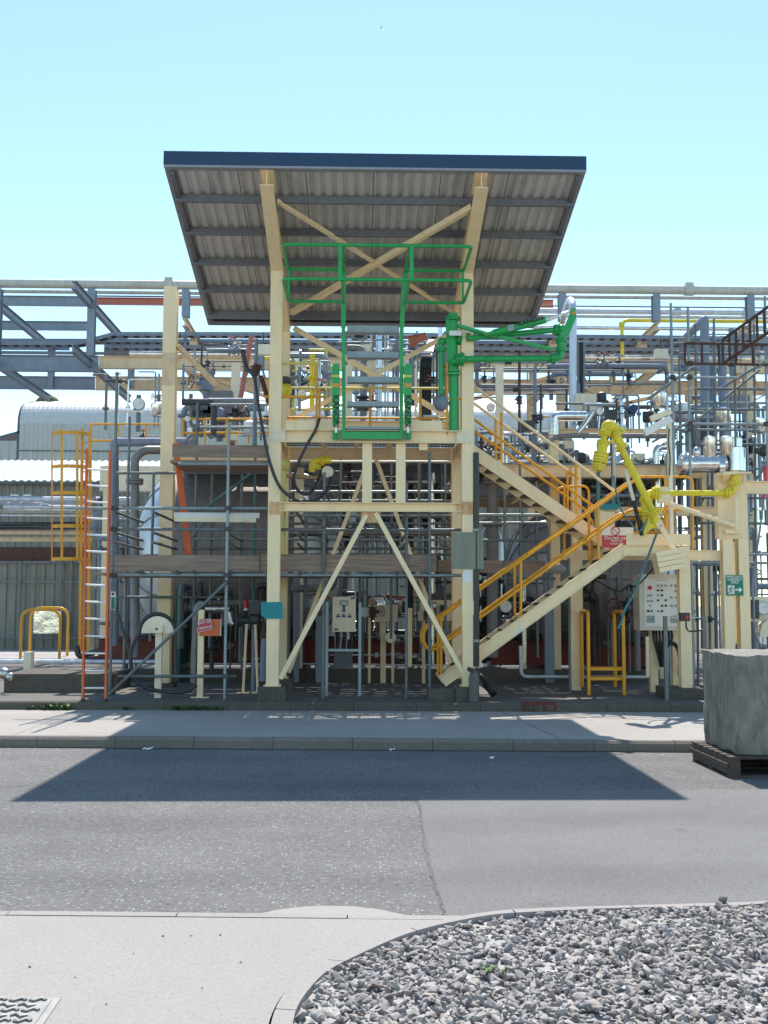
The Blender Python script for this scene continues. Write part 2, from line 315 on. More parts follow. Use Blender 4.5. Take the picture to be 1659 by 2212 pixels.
def stone_mat():
    m = bpy.data.materials.new('limestone'); m.use_nodes = True; t = m.node_tree; b = t.nodes['Principled BSDF']; g = t.nodes.new('ShaderNodeNewGeometry')
    r = t.nodes.new('ShaderNodeValToRGB'); e = r.color_ramp.elements; e[0].color = (.17, .155, .15, 1); e[1].color = (.46, .425, .40, 1)
    for p, c in ((.12, (.25, .225, .21)), (.3, (.295, .27, .255)), (.55, (.36, .33, .312)), (.8, (.39, .355, .328)), (.94, (.33, .27, .23))): q = e.new(p); q.color = (*c, 1)
    t.links.new(g.outputs['Random Per Island'], r.inputs[0])
    n = t.nodes.new('ShaderNodeTexNoise'); n.inputs['Scale'].default_value = 35; n.inputs['Detail'].default_value = 6; tc = t.nodes.new('ShaderNodeTexCoord'); t.links.new(tc.outputs['Object'], n.inputs[0])
    x = t.nodes.new('ShaderNodeMix'); x.data_type = 'RGBA'; x.blend_type = 'OVERLAY'; x.inputs[0].default_value = .35; t.links.new(r.outputs[0], x.inputs[6]); t.links.new(n.outputs[0], x.inputs[7])
    t.links.new(x.outputs[2], b.inputs['Base Color']); b.inputs['Roughness'].default_value = .85; return m
M['stone'] = stone_mat()
M['tar'] = ground_mat('tar_joint', (.1, .098, .096), (.15, .148, .145), (.2, .2, .2), 60, thresh=.85)
# ---------------------------------------------------------------- ground
def sheet(pts, zz): mb = MB(); n = len(pts); mb.add([(p[0], p[1], zz) for p in pts], [tuple(range(n))]); return mb
setting('ground', sheet([(-500, -300), (500, -300), (500, 900), (-500, 900)], -.03), M['gravelfar'])
k0, k1 = G(0, 1614, 0), G(1500, 1625, 0); ksl = (k1.y - k0.y) / (k1.x - k0.x); KY = lambda x: k0.y + (x - k0.x) * ksl
i0, i1 = G(0, 1532, .124), G(1500, 1538, .124); isl = (i1.y - i0.y) / (i1.x - i0.x); IY = lambda x: i0.y + (x - i0.x) * isl
XL, XR = -45, 45
setting('road', sheet([(XL, -20), (XR, -20), (XR, KY(XR) + .2), (XL, KY(XL) + .2)], 0), M['asphalt'])
pa, pb, pc = G(900, 1722), G(968, 1985), G(1482, 1706)
setting('road_patch', sheet([(pa.x, pa.y), (pa.x + .012, pa.y - .5), (pa.x - .02, pa.y - 1.2), (pb.x - .015, pb.y + .8), (pb.x, pb.y), (pb.x, pb.y - 3), (XR, pb.y - 3), (XR, pc.y - .1), (pc.x + .2, pc.y), (pc.x - 1.2, pc.y - .05)], .004), M['asphalt2'])
def kerbs(yf, x0, x1, z0, z1, wid, n0=0.93, ch=.03):
    mb = MB(); x = x0
    while x < x1:
        e = x + n0 - .006; dz = rnd.uniform(-.004, .004); q = []
        for xx in (x, e):
            y = yf(xx); q += [(xx, y, z0 - .1), (xx, y, z1 - ch + dz), (xx, y + ch, z1 + dz), (xx, y + wid, z1 + dz), (xx, y + wid, z0 - .1)]
        mb.add(q, [(0, 1, 2, 3, 4), (9, 8, 7, 6, 5)] + [(i, 5 + i, 5 + (i + 1) % 5, (i + 1) % 5) for i in range(5)]); x += n0
    return mb
jm = MB(); jp = [V((pa.x - .03, pa.y + .02, 0)), V((pa.x + .0, pa.y - .5, 0)), V((pa.x - .03, pa.y - 1.2, 0)), V((pb.x - .03, pb.y + .8, 0)), V((pb.x - .012, pb.y - .02, 0))]; sp = spline(jp, 14)
sp = [q + V((rnd.uniform(-.012, .012), 0, 0)) for q in sp]; ws = [rnd.uniform(.001, .004) for _ in sp]
jm.add([(q.x - w, q.y, .0055) for q, w in zip(sp, ws)] + [(q.x + w, q.y, .0055) for q, w in zip(sp, ws)], [(i, i + 1, len(sp) + i + 1, len(sp) + i) for i in range(len(sp) - 1)])
setting('road_joint', jm, M['tar'])
gm = MB(); xs_ = [-14 + .25 * i for i in range(121)]; gw = [.03 + .05 * rnd.random() ** 2 for _ in xs_]
gm.add([(x, KY(x) + .002, .004) for x in xs_] + [(x, KY(x) - w, .004) for x, w in zip(xs_, gw)], [(i, i + 1, len(xs_) + i + 1, len(xs_) + i) for i in range(len(xs_) - 1)])
setting('gutter_dirt', gm, M['oldconc'])
setting('kerb', kerbs(KY, -14, 16, 0, .124, .135), M['kerb'])
mb = MB(); jx = G(1135, 1545, .124).x
for a, b in ((-45, -4.1), (-4.092, jx), (jx + .02, 6.6), (6.62, 45)): mb.slab([(a, KY(a) + .138, .02), (b, KY(b) + .138, .02), (b + (.28 if b == jx else 0) * -1, IY(b), .02), (a - (.28 if abs(a - jx - .02) < .01 else 0), IY(a), .02)], (0, 0, .1))
setting('pavement', mb, M['conc'])
setting('upper_kerb', kerbs(IY, -14, 16, .124, .238, .14, ch=.02), M['oldconc'])
setting('plant_slab', sheet([(XL, IY(XL) + .138), (XR, IY(XR) + .138), (XR, 60), (XL, 60)], .232), M['slabm'])
# near side: dropped kerb, apron, gravel bed with curved edging
n0, n1 = G(0, 1977, .05), G(829, 1985, .05); nsl = (n1.y - n0.y) / (n1.x - n0.x); NY = lambda x: n0.y + (x - n0.x) * nsl
outer = [G(u, v, .07) for u, v in ((1900, 1936), (1659, 1945), (1583, 1948), (1291, 1956), (1152, 1960.5), (1063, 1967), (962, 1984), (885, 2003), (835, 2020), (745, 2052), (670, 2093), (625, 2128), (597, 2168), (582, 2212), (575, 2270), (572, 2350))]
inner = [G(u, v, .07) for u, v in ((1900, 1942), (1659, 1951), (1583, 1955), (1304, 1962), (1165, 1968.5), (1063, 1975.5), (962, 1994), (900, 2010), (852, 2027), (780, 2059), (710, 2095), (670, 2133), (643, 2173), (632, 2212), (626, 2270), (624, 2350))]
ex = lambda l: [V((6.5, l[0].y + .02, .07))] + l + [V((l[-1].x, 2.2, .07))]
outer, inner = ex(outer), ex(inner)
so_, si_ = spline(outer, 4), spline(inner, 4)
mb = MB(); n = len(so_)
q = []
for a, b in zip(so_, si_):
    c = (b - a); q += [(a.x, a.y, 0), (a.x + c.x * .06, a.y + c.y * .06, .068), (b.x, b.y, .07), (b.x, b.y, 0)]
acc = 0
for i in range(n - 1):                     # edging units 0.45 m long with open joints
    p0, p1 = q[4 * i:4 * i + 4], q[4 * i + 4:4 * i + 8]; acc += (so_[i + 1] - so_[i]).length; cutj = acc > .62
    if cutj: acc = 0; L0 = (V(p1[1]) - V(p0[1])).length; k_ = 1 - .007 / max(L0, .02); p1 = [tuple(V(a_).lerp(V(b_), k_)) for a_, b_ in zip(p0, p1)]
    mb.add(p0 + p1, [(0, 1, 5, 4), (1, 2, 6, 5), (2, 3, 7, 6), (3, 2, 1, 0), (4, 5, 6, 7)])
setting('edging_kerb', mb, M['apron'])
cut = [p for p in so_ if p.y < NY(p.x)]
mb = sheet([(-14, -12), (cut[-1].x, -12)] + [(p.x - .008, p.y + .006) for p in reversed(cut)] + [(-14, NY(-14))], .05); setting('apron', mb, M['apron'])
mb = MB(); x = -10.0; xe = cut[0].x
while x < xe - .02:
    e = min(x + .905, xe + .2); y0, y1 = NY(x), NY(e - .006)
    mb.slab([(x, y0 + .012, -.02), (e - .006, y1 + .012, -.02), (e - .006, y1 + .085, -.02), (x, y0 + .085, -.02)], (0, 0, .068 + rnd.uniform(-.002, .002))); x += .905
setting('dropped_kerb', mb, M['apron'])
mb = MB(); ring = [G(u, v, .03) for u, v in ((538, 1974), (600, 1961), (660, 1954), (700, 1952.5), (760, 1953.5), (820, 1960), (880, 1975))]
mb.add([(p.x, p.y, .02) for p in ring] + [(p.x, NY(p.x) + .08, .046) for p in ring], [(i, i + 1, 8 + i, 7 + i) for i in range(6)]); setting('mortar_fillet', mb, M['apron'])
gb = [(p.x, p.y) for p in si_] + [(6.5, 2.2)]
setting('gravel_base', sheet(gb, .04), M['gravelfar'])
# loose stones of the bed (uncountable)
rs = np.random.RandomState(3)
protos = []
for k in range(14):
    bm = bmesh.new()
    for i in range(13):
        d = rs.normal(size=3); d /= np.linalg.norm(d); d *= rs.uniform(.8, 1.0); bm.verts.new((d[0] * 1.0, d[1] * .72, d[2] * .5))
    bmesh.ops.convex_hull(bm, input=bm.verts); 
    for v in [v for v in bm.verts if not v.link_faces]: bm.verts.remove(v)
    bm.verts.index_update(); protos.append((np.array([v.co[:] for v in bm.verts]), [tuple(v.index for v in f.verts) for f in bm.faces])); bm.free()
poly = np.array([(p.x, p.y) for p in si_] + [(6.5, 2.2)])
def inside(x, y):
    c = False; j = len(poly) - 1
    for i in range(len(poly)):
        if (poly[i, 1] > y) != (poly[j, 1] > y) and x < (poly[j, 0] - poly[i, 0]) * (y - poly[i, 1]) / (poly[j, 1] - poly[i, 1]) + poly[i, 0]: c = not c
        j = i
    return c
mb = MB(); cnt = 0
while cnt < 12500:
    x = rs.uniform(-1.0, 3.6); y = rs.uniform(2.6, 6.3)
    if not inside(x, y) or not inside(x - .015, y + .012): continue
    cnt += 1; s = rs.choice([.016, .022, .027, .033, .042], p=[.24, .33, .25, .13, .05]) * rs.uniform(.85, 1.15)
    pv, pf = protos[rs.randint(14)]
    a, b, c = rs.uniform(0, 6.28), rs.normal(0, .45), rs.normal(0, .45)
    mt = np.array(Matrix.Rotation(a, 3, 'Z') @ Matrix.Rotation(b, 3, 'X') @ Matrix.Rotation(c, 3, 'Y'))
    vv = (pv * s) @ mt.T + (x, y, .05 + rs.uniform(0, .022) + .012 * math.sin(x * 2.1) * math.cos(y * 1.7))
    mb.add(vv.tolist(), pf)
setting('gravel', mb, M['stone'], 'stuff', 'loose grey limestone gravel filling the bed inside the curved edging kerb', 'gravel')
# odd stone on the edging, bits of litter
def rock(c, s, seed, squash=1):
    pv, pf = protos[seed % 14]; mb = MB(); mb.add([(c.x + p[0] * s, c.y + p[1] * s, c.z + (p[2] + .4) * s * squash) for p in pv], pf); return mb
solo('stone', rock(G(1566, 1950, .07), .045, 3), M['slabm'], 'dark loose stone lying on top of the edging kerb at the right', 'stone')
for u, v, s, w in ((1065, 1640, .03, 'in the shadowed gutter below the kerb, near the middle'), (318, 1620, .05, 'in the gutter beside the left edge of the roof shadow'), (845, 1622, .03, 'at the kerb foot below the gantry'), (1402, 1622, .03, 'at the kerb foot just right of the roof shadow')):
    c = G(u, v, 0); mb = MB()
    for a in range(3): p = c + V((rnd.uniform(-s, s), rnd.uniform(-s, s), .006)); mb.slab([p, p + V((s * rnd.uniform(.5, 1), .01, .012)), p + V((s * .6, s * .7, .02)), p + V((-.01, s * .6, .008))], (0, 0, .003))
    solo('litter', mb, M['paper'], 'crumpled white scrap of litter ' + w, 'litter')
for k, (u, v) in enumerate(((352, 2023), (413, 2022), (476, 2021), (289, 2061), (64, 2090), (162, 2112), (520, 2080), (230, 2170), (437, 2135))):
    solo('pebble', rock(G(u, v, .05), rnd.uniform(.005, .009), k), M['dark'], 'tiny dark pebble lying on the pale concrete apron', 'pebble', 'tiny dark pebbles on the apron')
# steel access cover
a, b = G(132, 2158, .05), G(95, 2212, .05); e = (b - a).normalized(); le = .75
c = a + V((-.62, .012, 0)); t = thing('access_cover', 'rusty steel access cover with wavy raised tread set in the pale apron', 'manhole cover', a)
def quad(a, e, w, l, z0, z1, ins=0):
    m = MB(); s = V((1, -.02, 0)); p = [a - s * ins + e * ins, a - s * (w - ins) + e * ins, a - s * (w - ins) + e * (l - ins), a - s * ins + e * (l - ins)]
    return m.slab([(q.x, q.y, z0) for q in p], (0, 0, z1 - z0))
M['cover'] = mat('cover_steel', (.32, .31, .3), .6, metal=.2, var=.25, dirt=(.3, .2, .13), damt=.8, stretch=(1, 1, 1), dscale=9)
part('frame', quad(a, e, .66, le, .03, .056), M['cover'], t); part('plate', quad(a, e, .66, le, .05, .061, .03), M['cover'], t)
m = MB(); s = V((-1, .02, 0))
for i in range(12):
    for j in range(7):
        o = a + s * (.05 + .082 * j + (.03 if i % 2 else 0)) + e * (.05 + .055 * i)
        if j * .082 + .16 > .62: continue
        m.tube([o + V((0, 0, .014)), o + s * .022 + e * (.016 if i % 2 else -.014) + V((0, 0, .016)), o + s * .045 - e * (.012 if i % 2 else -.012) + V((0, 0, .016)), o + s * .068 + V((0, 0, .014))], .008, 5)
part('tread', m, M['cover'], t)
# weeds
def weed(name, c, n, h, label, spread=.12):
    m = MB()
    for i in range(n):
        an = rnd.uniform(0, 6.28); p = c + V((rnd.uniform(-spread, spread), rnd.uniform(-.03, .03), 0)); d = V((math.cos(an), math.sin(an), 0)); l = h * rnd.uniform(.4, 1); w = l * .16; sd = V((-d.y, d.x, 0)) * w
        q = p + d * l * .35 + UP * l * .6; e = p + d * l * .8 + UP * l * rnd.uniform(.3, .8)
        m.add([p - sd * .4, p + sd * .4, q + sd, q - sd, e], [(0, 1, 2, 3), (3, 2, 4)])
    solo(name, m, M['leaf'], label, 'weed')
for u, n, h, l in ((60, 26, .10, 'thin low weed at the foot of the upper kerb, nearest the left edge'), (90, 20, .09, 'small weed tuft at the upper kerb between two bigger tufts'), (118, 60, .16, 'bushiest sunlit weed tuft at the upper kerb below the orange ladder'), (140, 24, .1, 'small sunlit weed right of the bushiest tuft by the ladder shadow'), (275, 25, .09, 'small shaded weed at the upper kerb under the scaffold corner'), (395, 60, .11, 'shaded weed patch at the upper kerb below the hose stand'), (450, 60, .12, 'shaded weed patch at the upper kerb below the red sign')):
    weed('weed', V((G(u, 1535, .124).x, IY(G(u, 1535, .124).x) - .02, .122)), n, h, l, .2 if n > 50 else .1)
weed('weed', G(1065, 2108, .05), 22, .07, 'yellow green weed growing through the gravel bed', .045)
# ---------------------------------------------------------------- loading gantry (cream steel, canopy roof)
FY, RY = 16.4, 18.16
xl, xr = P(594, 1030, FY).x, P(1010, 1030, FY).x
zv = lambda v, Y, u=800: P(u, v, Y).z
BZ = zv(1483, FY - .1)                      # top of the plinths
g = thing('loading_gantry', 'tall cream steel tanker loading gantry under a sloping navy edged roof', 'loading gantry', (0, FY, .232))
FL, FR = P(354, 331, 14.3), P(1266, 341, 14.3)
rfx0, rfx1 = FL.x, FR.x; RFY, RRY = 14.3, 18.8
zf = P(800, 362, RFY).z; zr = P(800, 700, RRY).z
sl = (zr - zf) / (RRY - RFY); RZ = lambda y: zf + (y - RFY) * sl
CW = .19
knee = zv(580, FY) - .005
for x, nm in ((xl, 'left'), (xr, 'right')):
    m = MB(); m.ibeam((x, FY, BZ), (x, FY, knee), CW, CW, YY); part('column', m, M['cream'], g)
    m = MB(); m.ibeam((x, RY, BZ), (x, RY, RZ(RY) - .42), CW, CW, YY); part('column', m, M['cream'], g)
    m = MB(); h_ = CW / 2; ya, yb, za, zb = RFY + .045, FY - .06, 7.47, 6.87
    ra, rb = V((x, ya, za)), V((x, yb, zb)); m.bar(ra, rb, CW, .016)
    m.hexa([(x - .006, ya, za + .009), (x + .006, ya, za + .009), (x + .006, yb, zb + .009), (x - .006, yb, zb + .009), (x - .006, ya, RZ(ya) - .012), (x + .006, ya, RZ(ya) - .012), (x + .006, yb, zb + .2), (x - .006, yb, zb + .2)])
    for y0, y1 in ((ya, RFY + .55), (15.2, yb)): m.bar((x, y0, RZ(y0) - .02 if y0 < 15 else za - .3 * (y0 - ya) + .19), (x, y1, RZ(y1) - .02 if y1 < 15 else zb + .2), CW, .014)
    part('rafter', m, M['cream'], g)
    m = MB(); m.ibeam((x, FY - .05, 6.965), (x, RY + .14, 6.40), CW, .2); part('rafter', m, M['cream'], g)
    m = MB(); m.box((x - .095, FY - .16, knee + .002), (x + .095, FY + .1, knee + .022)); 
    for dx in (-.05, .05): m.disc((x + dx, FY - .1, knee - .03), YY, .014, .02, 8)
    part('knee_plate', m, M['cream'], g)
    for yy in (FY, RY): m = MB(); m.box((x - .13, yy - .13, BZ), (x + .13, yy + .13, BZ + .02)); part('base_plate', m, M['cream'], g)
# roof sheeting, real trapezoid corrugation running down the slope
m = MB(); pit = .158; x = rfx0 + .02; up = []
while x < rfx1 - .02: up += [(x, 0), (x + .065, 0), (x + .09, .035), (x + .135, .035)]; x += pit
up = [p for p in up if p[0] < rfx1 - .02]; q = []
for yy in (RFY + .03, RRY - .02):
    for p in up: q.append((p[0], yy, RZ(yy) + p[1]))
k = len(up); q2 = [(a, b, c + .006) for a, b, c in q]
m.add(q + q2, [(i, i + 1, k + i + 1, k + i) for i in range(k - 1)] + [(2 * k + i, 3 * k + i, 3 * k + i + 1, 2 * k + i + 1) for i in range(k - 1)])
part('roof_sheet', m, M['sheet'], g)
for i_ in range(1, 6):
    x_ = rfx0 + .02 + pit * 6 * i_ + .03; m = MB(); m.hexa([(x_, RFY + .1, RZ(RFY + .1) - .006), (x_ + .012, RFY + .1, RZ(RFY + .1) - .006), (x_ + .012, RRY - .3, RZ(RRY - .3) - .006), (x_, RRY - .3, RZ(RRY - .3) - .006), (x_, RFY + .1, RZ(RFY + .1) - .001), (x_ + .012, RFY + .1, RZ(RFY + .1) - .001), (x_ + .012, RRY - .3, RZ(RRY - .3) - .001), (x_, RRY - .3, RZ(RRY - .3) - .001)]); part('sheet_lap', m, M['purlin'], g)
for i, t_ in enumerate((.15, .335, .525, .715)):
    yy = RFY + (RRY - RFY) * t_; zz = RZ(yy) - .062
    m = MB(); m.prof((rfx0 + .05, yy, zz), (rfx1 - .05, yy, zz), [(0, -.06), (.06, -.06), (.06, -.045), (.012, -.053), (.012, .053), (-.05, .053), (-.05, .06), (0, .06)]); m.box((rfx0 + .06, yy - .02, zz - .055), (rfx1 - .06, yy + .02, zz + .052)); part('purlin', m, M['purlin'], g)
m = MB(); yy = RFY + (RRY - RFY) * .9
m.box((rfx0 + .04, yy - .02, RZ(yy) - .15), (rfx1 - .04, yy + .03, RZ(yy) - .004)); m.box((rfx0 + .03, RRY - .24, RZ(RRY) - .05), (rfx1 - .03, RRY, RZ(RRY) - .03)); m.box((rfx0 + .03, RRY - .03, RZ(RRY) - .03), (rfx1 - .03, RRY + .004, RZ(RRY) + .06)); part('gutter', m, M['purlin'], g)
m = MB(); ftop = P(354, 327, RFY).z
m.box((rfx0, RFY - .02, zf - .0), (rfx1, RFY + .028, ftop)); part('fascia', m, M['navy'], g)
m = MB(); m.box((rfx0 + .005, RFY - .024, zf - .035), (rfx1 - .005, RFY + .09, zf - .003)); part('fascia_drip', m, M['flash'], g)
for x, s in ((rfx0, 1), (rfx1, -1)):
    m = MB(); m.hexa([(x, RFY + .09, zf - .03), (x + s * .07, RFY + .09, zf - .03), (x + s * .07, RRY, zr - .05), (x, RRY, zr - .05), (x, RFY + .09, zf + .09), (x + s * .07, RFY + .09, zf + .09), (x + s * .07, RRY, zr + .07), (x, RRY, zr + .07)]); part('barge_flashing', m, M['flash'], g)
    m = MB(); m.hexa([(x + s * .075, RFY + .1, zf - .09), (x + s * .13, RFY + .1, zf - .09), (x + s * .13, RRY - .25, RZ(RRY - .25) - .09), (x + s * .075, RRY - .25, RZ(RRY - .25) - .09), (x + s * .075, RFY + .1, zf - .003), (x + s * .13, RFY + .1, zf - .003), (x + s * .13, RRY - .25, RZ(RRY - .25) - .003), (x + s * .075, RRY - .25, RZ(RRY - .25) - .003)]); part('verge_rail', m, M['purlin'], g)
# roof cross bracing between the rafters, 12 mm apart where they cross
def braceRF(x0, y0, x1, y1, dz):
    m = MB(); m.angle((x0, y0, RZ(y0) - .2 - dz), (x1, y1, RZ(y1) - .2 - dz), .085, UP); return m
part('roof_brace', braceRF(xl + .1, 14.85, xr - .1, 18.0, .0), M['cream'], g); part('roof_brace', braceRF(xr - .1, 14.85, xl + .1, 18.0, .04), M['cream'], g)
# platform
pz1, pz0 = zv(932, FY), zv(959, FY)
m = MB(); m.chan((xl + .1, FY - .05, (pz0 + pz1) / 2), (xr - .1, FY - .05, (pz0 + pz1) / 2), .1, pz1 - pz0, UP)
part('platform_beam', m, M['cream'], g)
m = MB(); m.ibeam((xl + .1, RY, (pz0 + pz1) / 2), (xr - .1, RY, (pz0 + pz1) / 2), .1, pz1 - pz0); part('platform_beam', m, M['cream'], g)
for x in (xl, xr):
    m = MB(); m.ibeam((x, FY + .1, (pz0 + pz1) / 2), (x, RY - .1, (pz0 + pz1) / 2), .1, pz1 - pz0 - .01); part('platform_beam', m, M['cream'], g)
for f in (.24, .42, .6, .8):
    x = xl + (xr - xl) * f; m = MB(); m.ibeam((x, FY + .06, pz1 - .07), (x, RY - .06, pz1 - .07), .07, .12); part('platform_joist', m, M['cream'], g)
m = MB(); w = xr - xl; n = 46                 # open grating: light shows through
for i in range(n): x = xl + .08 + (w - .16) * i / (n - 1); m.box((x - .004, FY + .06, pz1 + .004), (x + .004, RY - .06, pz1 + .034))
for j in range(8): y = FY + .1 + (RY - FY - .2) * j / 7; m.box((xl + .07, y - .004, pz1 + .006), (xr - .07, y + .004, pz1 + .032))
part('floor_grating', m, M['oldtube'], g)
for a, b in ((618, 722), (890, 955)):
    m = MB(); A = P(a, 933, FY - .06); B = P(b, 909, FY - .06); m.box((A.x, FY - .062, pz1 + .003), (B.x, FY - .054, B.z)); part('toe_plate', m, M['cream'], g)
def plate(x0, x1, z0, z1, y, bolts, mm='pale', nm='splice_plate', t=.012):
    m = MB(); m.box((x0, y - t, z0), (x1, y, z1))
    for bx, bz in bolts: m.disc((x0 + (x1 - x0) * bx, y - t - .006, z0 + (z1 - z0) * bz), YY, .016, .016, 8)
    return part(nm, m, M[mm], g)
six = [(a, b) for a in (.12, .5, .85) for b in (.2, .8)]
yp = FY - .0965
for u0, u1 in ((586, 617), (986, 1020)):
    a, b = P(u0, 959, yp), P(u1, 931, yp); plate(a.x, b.x, pz0 + .005, pz1 - .005, yp, six)
# lower tie beam with rusty end plates, two hangers
lz1, lz0 = zv(1087, FY), zv(1106.5, FY)
m = MB(); m.chan((xl + .1, FY - .05, (lz0 + lz1) / 2), (xr - .1, FY - .05, (lz0 + lz1) / 2), .09, lz1 - lz0)
for cx in (.36, .375, .39, .66, .675):
    for zz in (.25, .75): m.disc((xl + (xr - xl) * cx, FY - .051, lz0 + (lz1 - lz0) * zz), YY, .012, .012, 8)
part('tie_beam', m, M['cream'], g)
M['rustycream'] = mat('rust_stained_cream', (.72, .45, .22), .55, var=.15, dirt=(.36, .16, .06), damt=.8, dscale=12)
for u0, u1 in ((581, 612), (989, 1021)):
    a, b = P(u0, 1111, yp), P(u1, 1084, yp); plate(a.x, b.x, b.z * 0 + a.z, b.z, yp, six, 'rustycream')
for u in (793, 865.5):
    m = MB(); c = P(u, 1020, FY - .02).x; m.ibeam((c, FY - .02, lz1), (c, FY - .02, pz0), .148, .06, YY, .01); part('hanger', m, M['cream'], g)
a, b = P(910, 972, FY - .07), P(923, 957, FY - .07); plate(P(905, 972, FY).x, P(923, 972, FY).x, a.z, pz0 + .03, FY - .055, [(.3, .4), (.7, .4)], 'cream', 'cleat')
# inverted V bracing front and rear
def vbrace(y, apex, foot, w, mm='cream'):
    m = MB(); m.chan(apex, foot, w * .5, w, YY); part('brace', m, M[mm], g)
apz = lz0 - .03; cx = P(797, 1118, FY).x
for sx, tx in ((-1, xl + .09), (1, xr - .09)): vbrace(FY, V((cx + sx * .07, FY - .02 , apz)), V((tx, FY - .02, BZ + .13)), .14)
a, b = P(780, 1129, FY - .05), P(822, 1104, FY - .05); plate(a.x, b.x, a.z, b.z - .01, FY - .056, [(.12, .25), (.25, .6), (.75, .6), (.88, .25)], 'rustycream', 'gusset')
for sx, tx in ((-1, xl + .1), (1, xr - .1)): vbrace(RY, V((P(800, 1000, RY).x + sx * .06, RY, pz0)), V((tx, RY, BZ + .1)), .13)
# X bracing above the platform at the back
a0, a1, b0, b1 = P(632, 712, RY), P(968, 905, RY), P(962, 720, RY), P(622, 906, RY)
m = MB(); m.angle(a0, a1, .085, YY); part('brace', m, M['cream'], g)
m = MB(); m.angle(b0 + V((0, .02, 0)), b1 + V((0, .02, 0)), .085, YY); part('brace', m, M['cream'], g)
m = MB(); m.ibeam((xl + .1, RY, P(800, 905, RY).z - .1), (xr - .1, RY, P(800, 905, RY).z - .1), .1, .12); part('rear_rail_beam', m, M['cream'], g)
# plinths
for u, y in (('l', FY), ('r', FY), ('l', RY), ('r', RY)):
    x = xl if u == 'l' else xr; m = MB(); m.box((x - .21, y - .24, .15), (x + (.21 if u == 'l' else .12), y + .24, BZ - .002))
    if u == 'r' and y == FY: m.box((x - .62, y - .14, .15), (x - .213, y + .3, BZ - .03))
    part('plinth', m, M['oldconc'], g)
# handrails on the platform
def rails(root, segs, r=.021, mm='rail', nm='handrail'):
    m = MB()
    for s in segs: m.pipe(s, r, .1, 8)
    return part(nm, m, M[mm], root)
hy = FY - .05
rails(g, [[P(683.6, 937, hy), P(683.6, 783, hy)], [P(572, 857, hy), P(705, 857, hy)]])
rails(g, [[P(966, 940, hy), P(966, 782, hy)], [P(966, 861, hy), P(1024, 861, hy)]])
rails(g, [[P(577, 786, hy), P(690, 784, hy)]], mm='paleyellow')
rails(g, [[P(583, 960, hy + .3), P(582.5, 790, hy + .3)]])
hb = RY - .1
rails(g, [[P(620, 902, hb), P(965, 904, hb)], [P(799, 925, hb), P(799, 838, hb)], [P(908, 925, hb), P(908, 838, hb)], [P(690, 925, hb), P(690, 838, hb)]])
rails(g, [[P(620, 838, hb), P(960, 839, hb)]], mm='paleyellow')
# small plates and boxes fixed to the columns
m = MB(); a = P(1000, 1259, yp); b = P(1019, 1231, yp); m.box((a.x, yp - .006, a.z), (b.x, yp, b.z)); part('blank_plate', m, M['white'], g)
m = MB(); a = P(998, 1328, yp); b = P(1029, 1297, yp); m.box((a.x, yp - .012, a.z), (b.x, yp, b.z)); 
for p, q in ((.93, .1), (.93, .9), (.5, .1), (.5, .9)): m.disc((a.x + (b.x - a.x) * p, yp - .014, a.z + (b.z - a.z) * q), YY, .008, .01, 6)
part('cover_plate', m, M['cream'], g)
m = MB(); a = P(977, 1229, yp); b = P(1043.6, 1150, yp); m.box((a.x, yp - .03, a.z), (b.x, yp - .008, b.z)); solo('plywood_board', m, M['ply'], 'weathered grey green plywood board strapped to the right front column', 'board')
m = MB(); yb = FY - .105; c = [ZP('g', *p, yb) for p in ((780, 820), (962, 815), (970, 958), (820, 960), (802, 940), (784, 935))]; m.slab(c, (0, .0065, 0))
for p in ((850, 885), (902, 885)): m.disc(ZP('g', *p, yb - .003), YY, .012, .01, 8)
solo('sign_board', m, M['teal'], 'blank teal sign board with a clipped corner on the left front column', 'sign')
# ---------------------------------------------------------------- green fold-up access stair on the platform
SY = FY - .14
t = thing('folding_stair', 'green fold-up access stair with twin guard hoops and silver treads, raised upright', 'folding stair', P(803, 950, SY))
m = MB(); a, b = P(738, 949, SY), P(868, 934, SY); m.box((a.x, SY - .05, a.z), (b.x, SY - .0, b.z)); part('base_bar', m, M['green'], t)
m = MB(); a, b = P(744, 934, SY), P(864, 925, SY); m.box((a.x, SY + .03, a.z), (b.x, SY + .05, b.z)); part('kick_board', m, M['dgreen'], t)
for u0, u1, ut in ((740, 746.5, 742), (862, 871, 872)):
    m = MB(); m.bar(P((u0 + u1) / 2, 940, SY), P((u0 + u1) / 2 + (1.5 if u0 > 800 else -1.5), 700, SY - .02), .055, .1, YY); q = P((u0 + u1) / 2 + (1.5 if u0 > 800 else -1.5), 700, SY - .02)
    m.bar(q - UP * .05, P(ut, 610, SY - .05), .07, .1, YY); m.bar(P(ut, 640, SY - .06), P(ut + (6 if u0 > 800 else 1), 580, SY - .08), .075, .06, YY); part('stringer', m, M['green'], t)
    m = MB(); s = 1 if u0 > 800 else -1
    m.bar(P(u0 + 3.5, 925, SY + .06), P(u0 + 3.5, 712, SY + .04), .03, .04, YY); part('inner_rail', m, M['rung'], t)
    m = MB(); a = P(718 if s < 0 else 872, 951, SY - .02); b = P(735 if s < 0 else 887.5, 931, SY - .02); m.box((a.x, SY - .06, a.z), (b.x, SY - .045, b.z)); m.box((a.x + .03, SY - .1, a.z + .02), (a.x + .05, SY, b.z)); m.box((b.x - .05, SY - .1, a.z + .02), (b.x - .03, SY, b.z))
    for p in (.2, .8):
        for r_ in (.25, .75): m.disc((a.x + (b.x - a.x) * p, SY - .068, a.z + (b.z - a.z) * r_), YY, .016, .02, 8)
    part('hinge_bracket', m, M['green'], t)
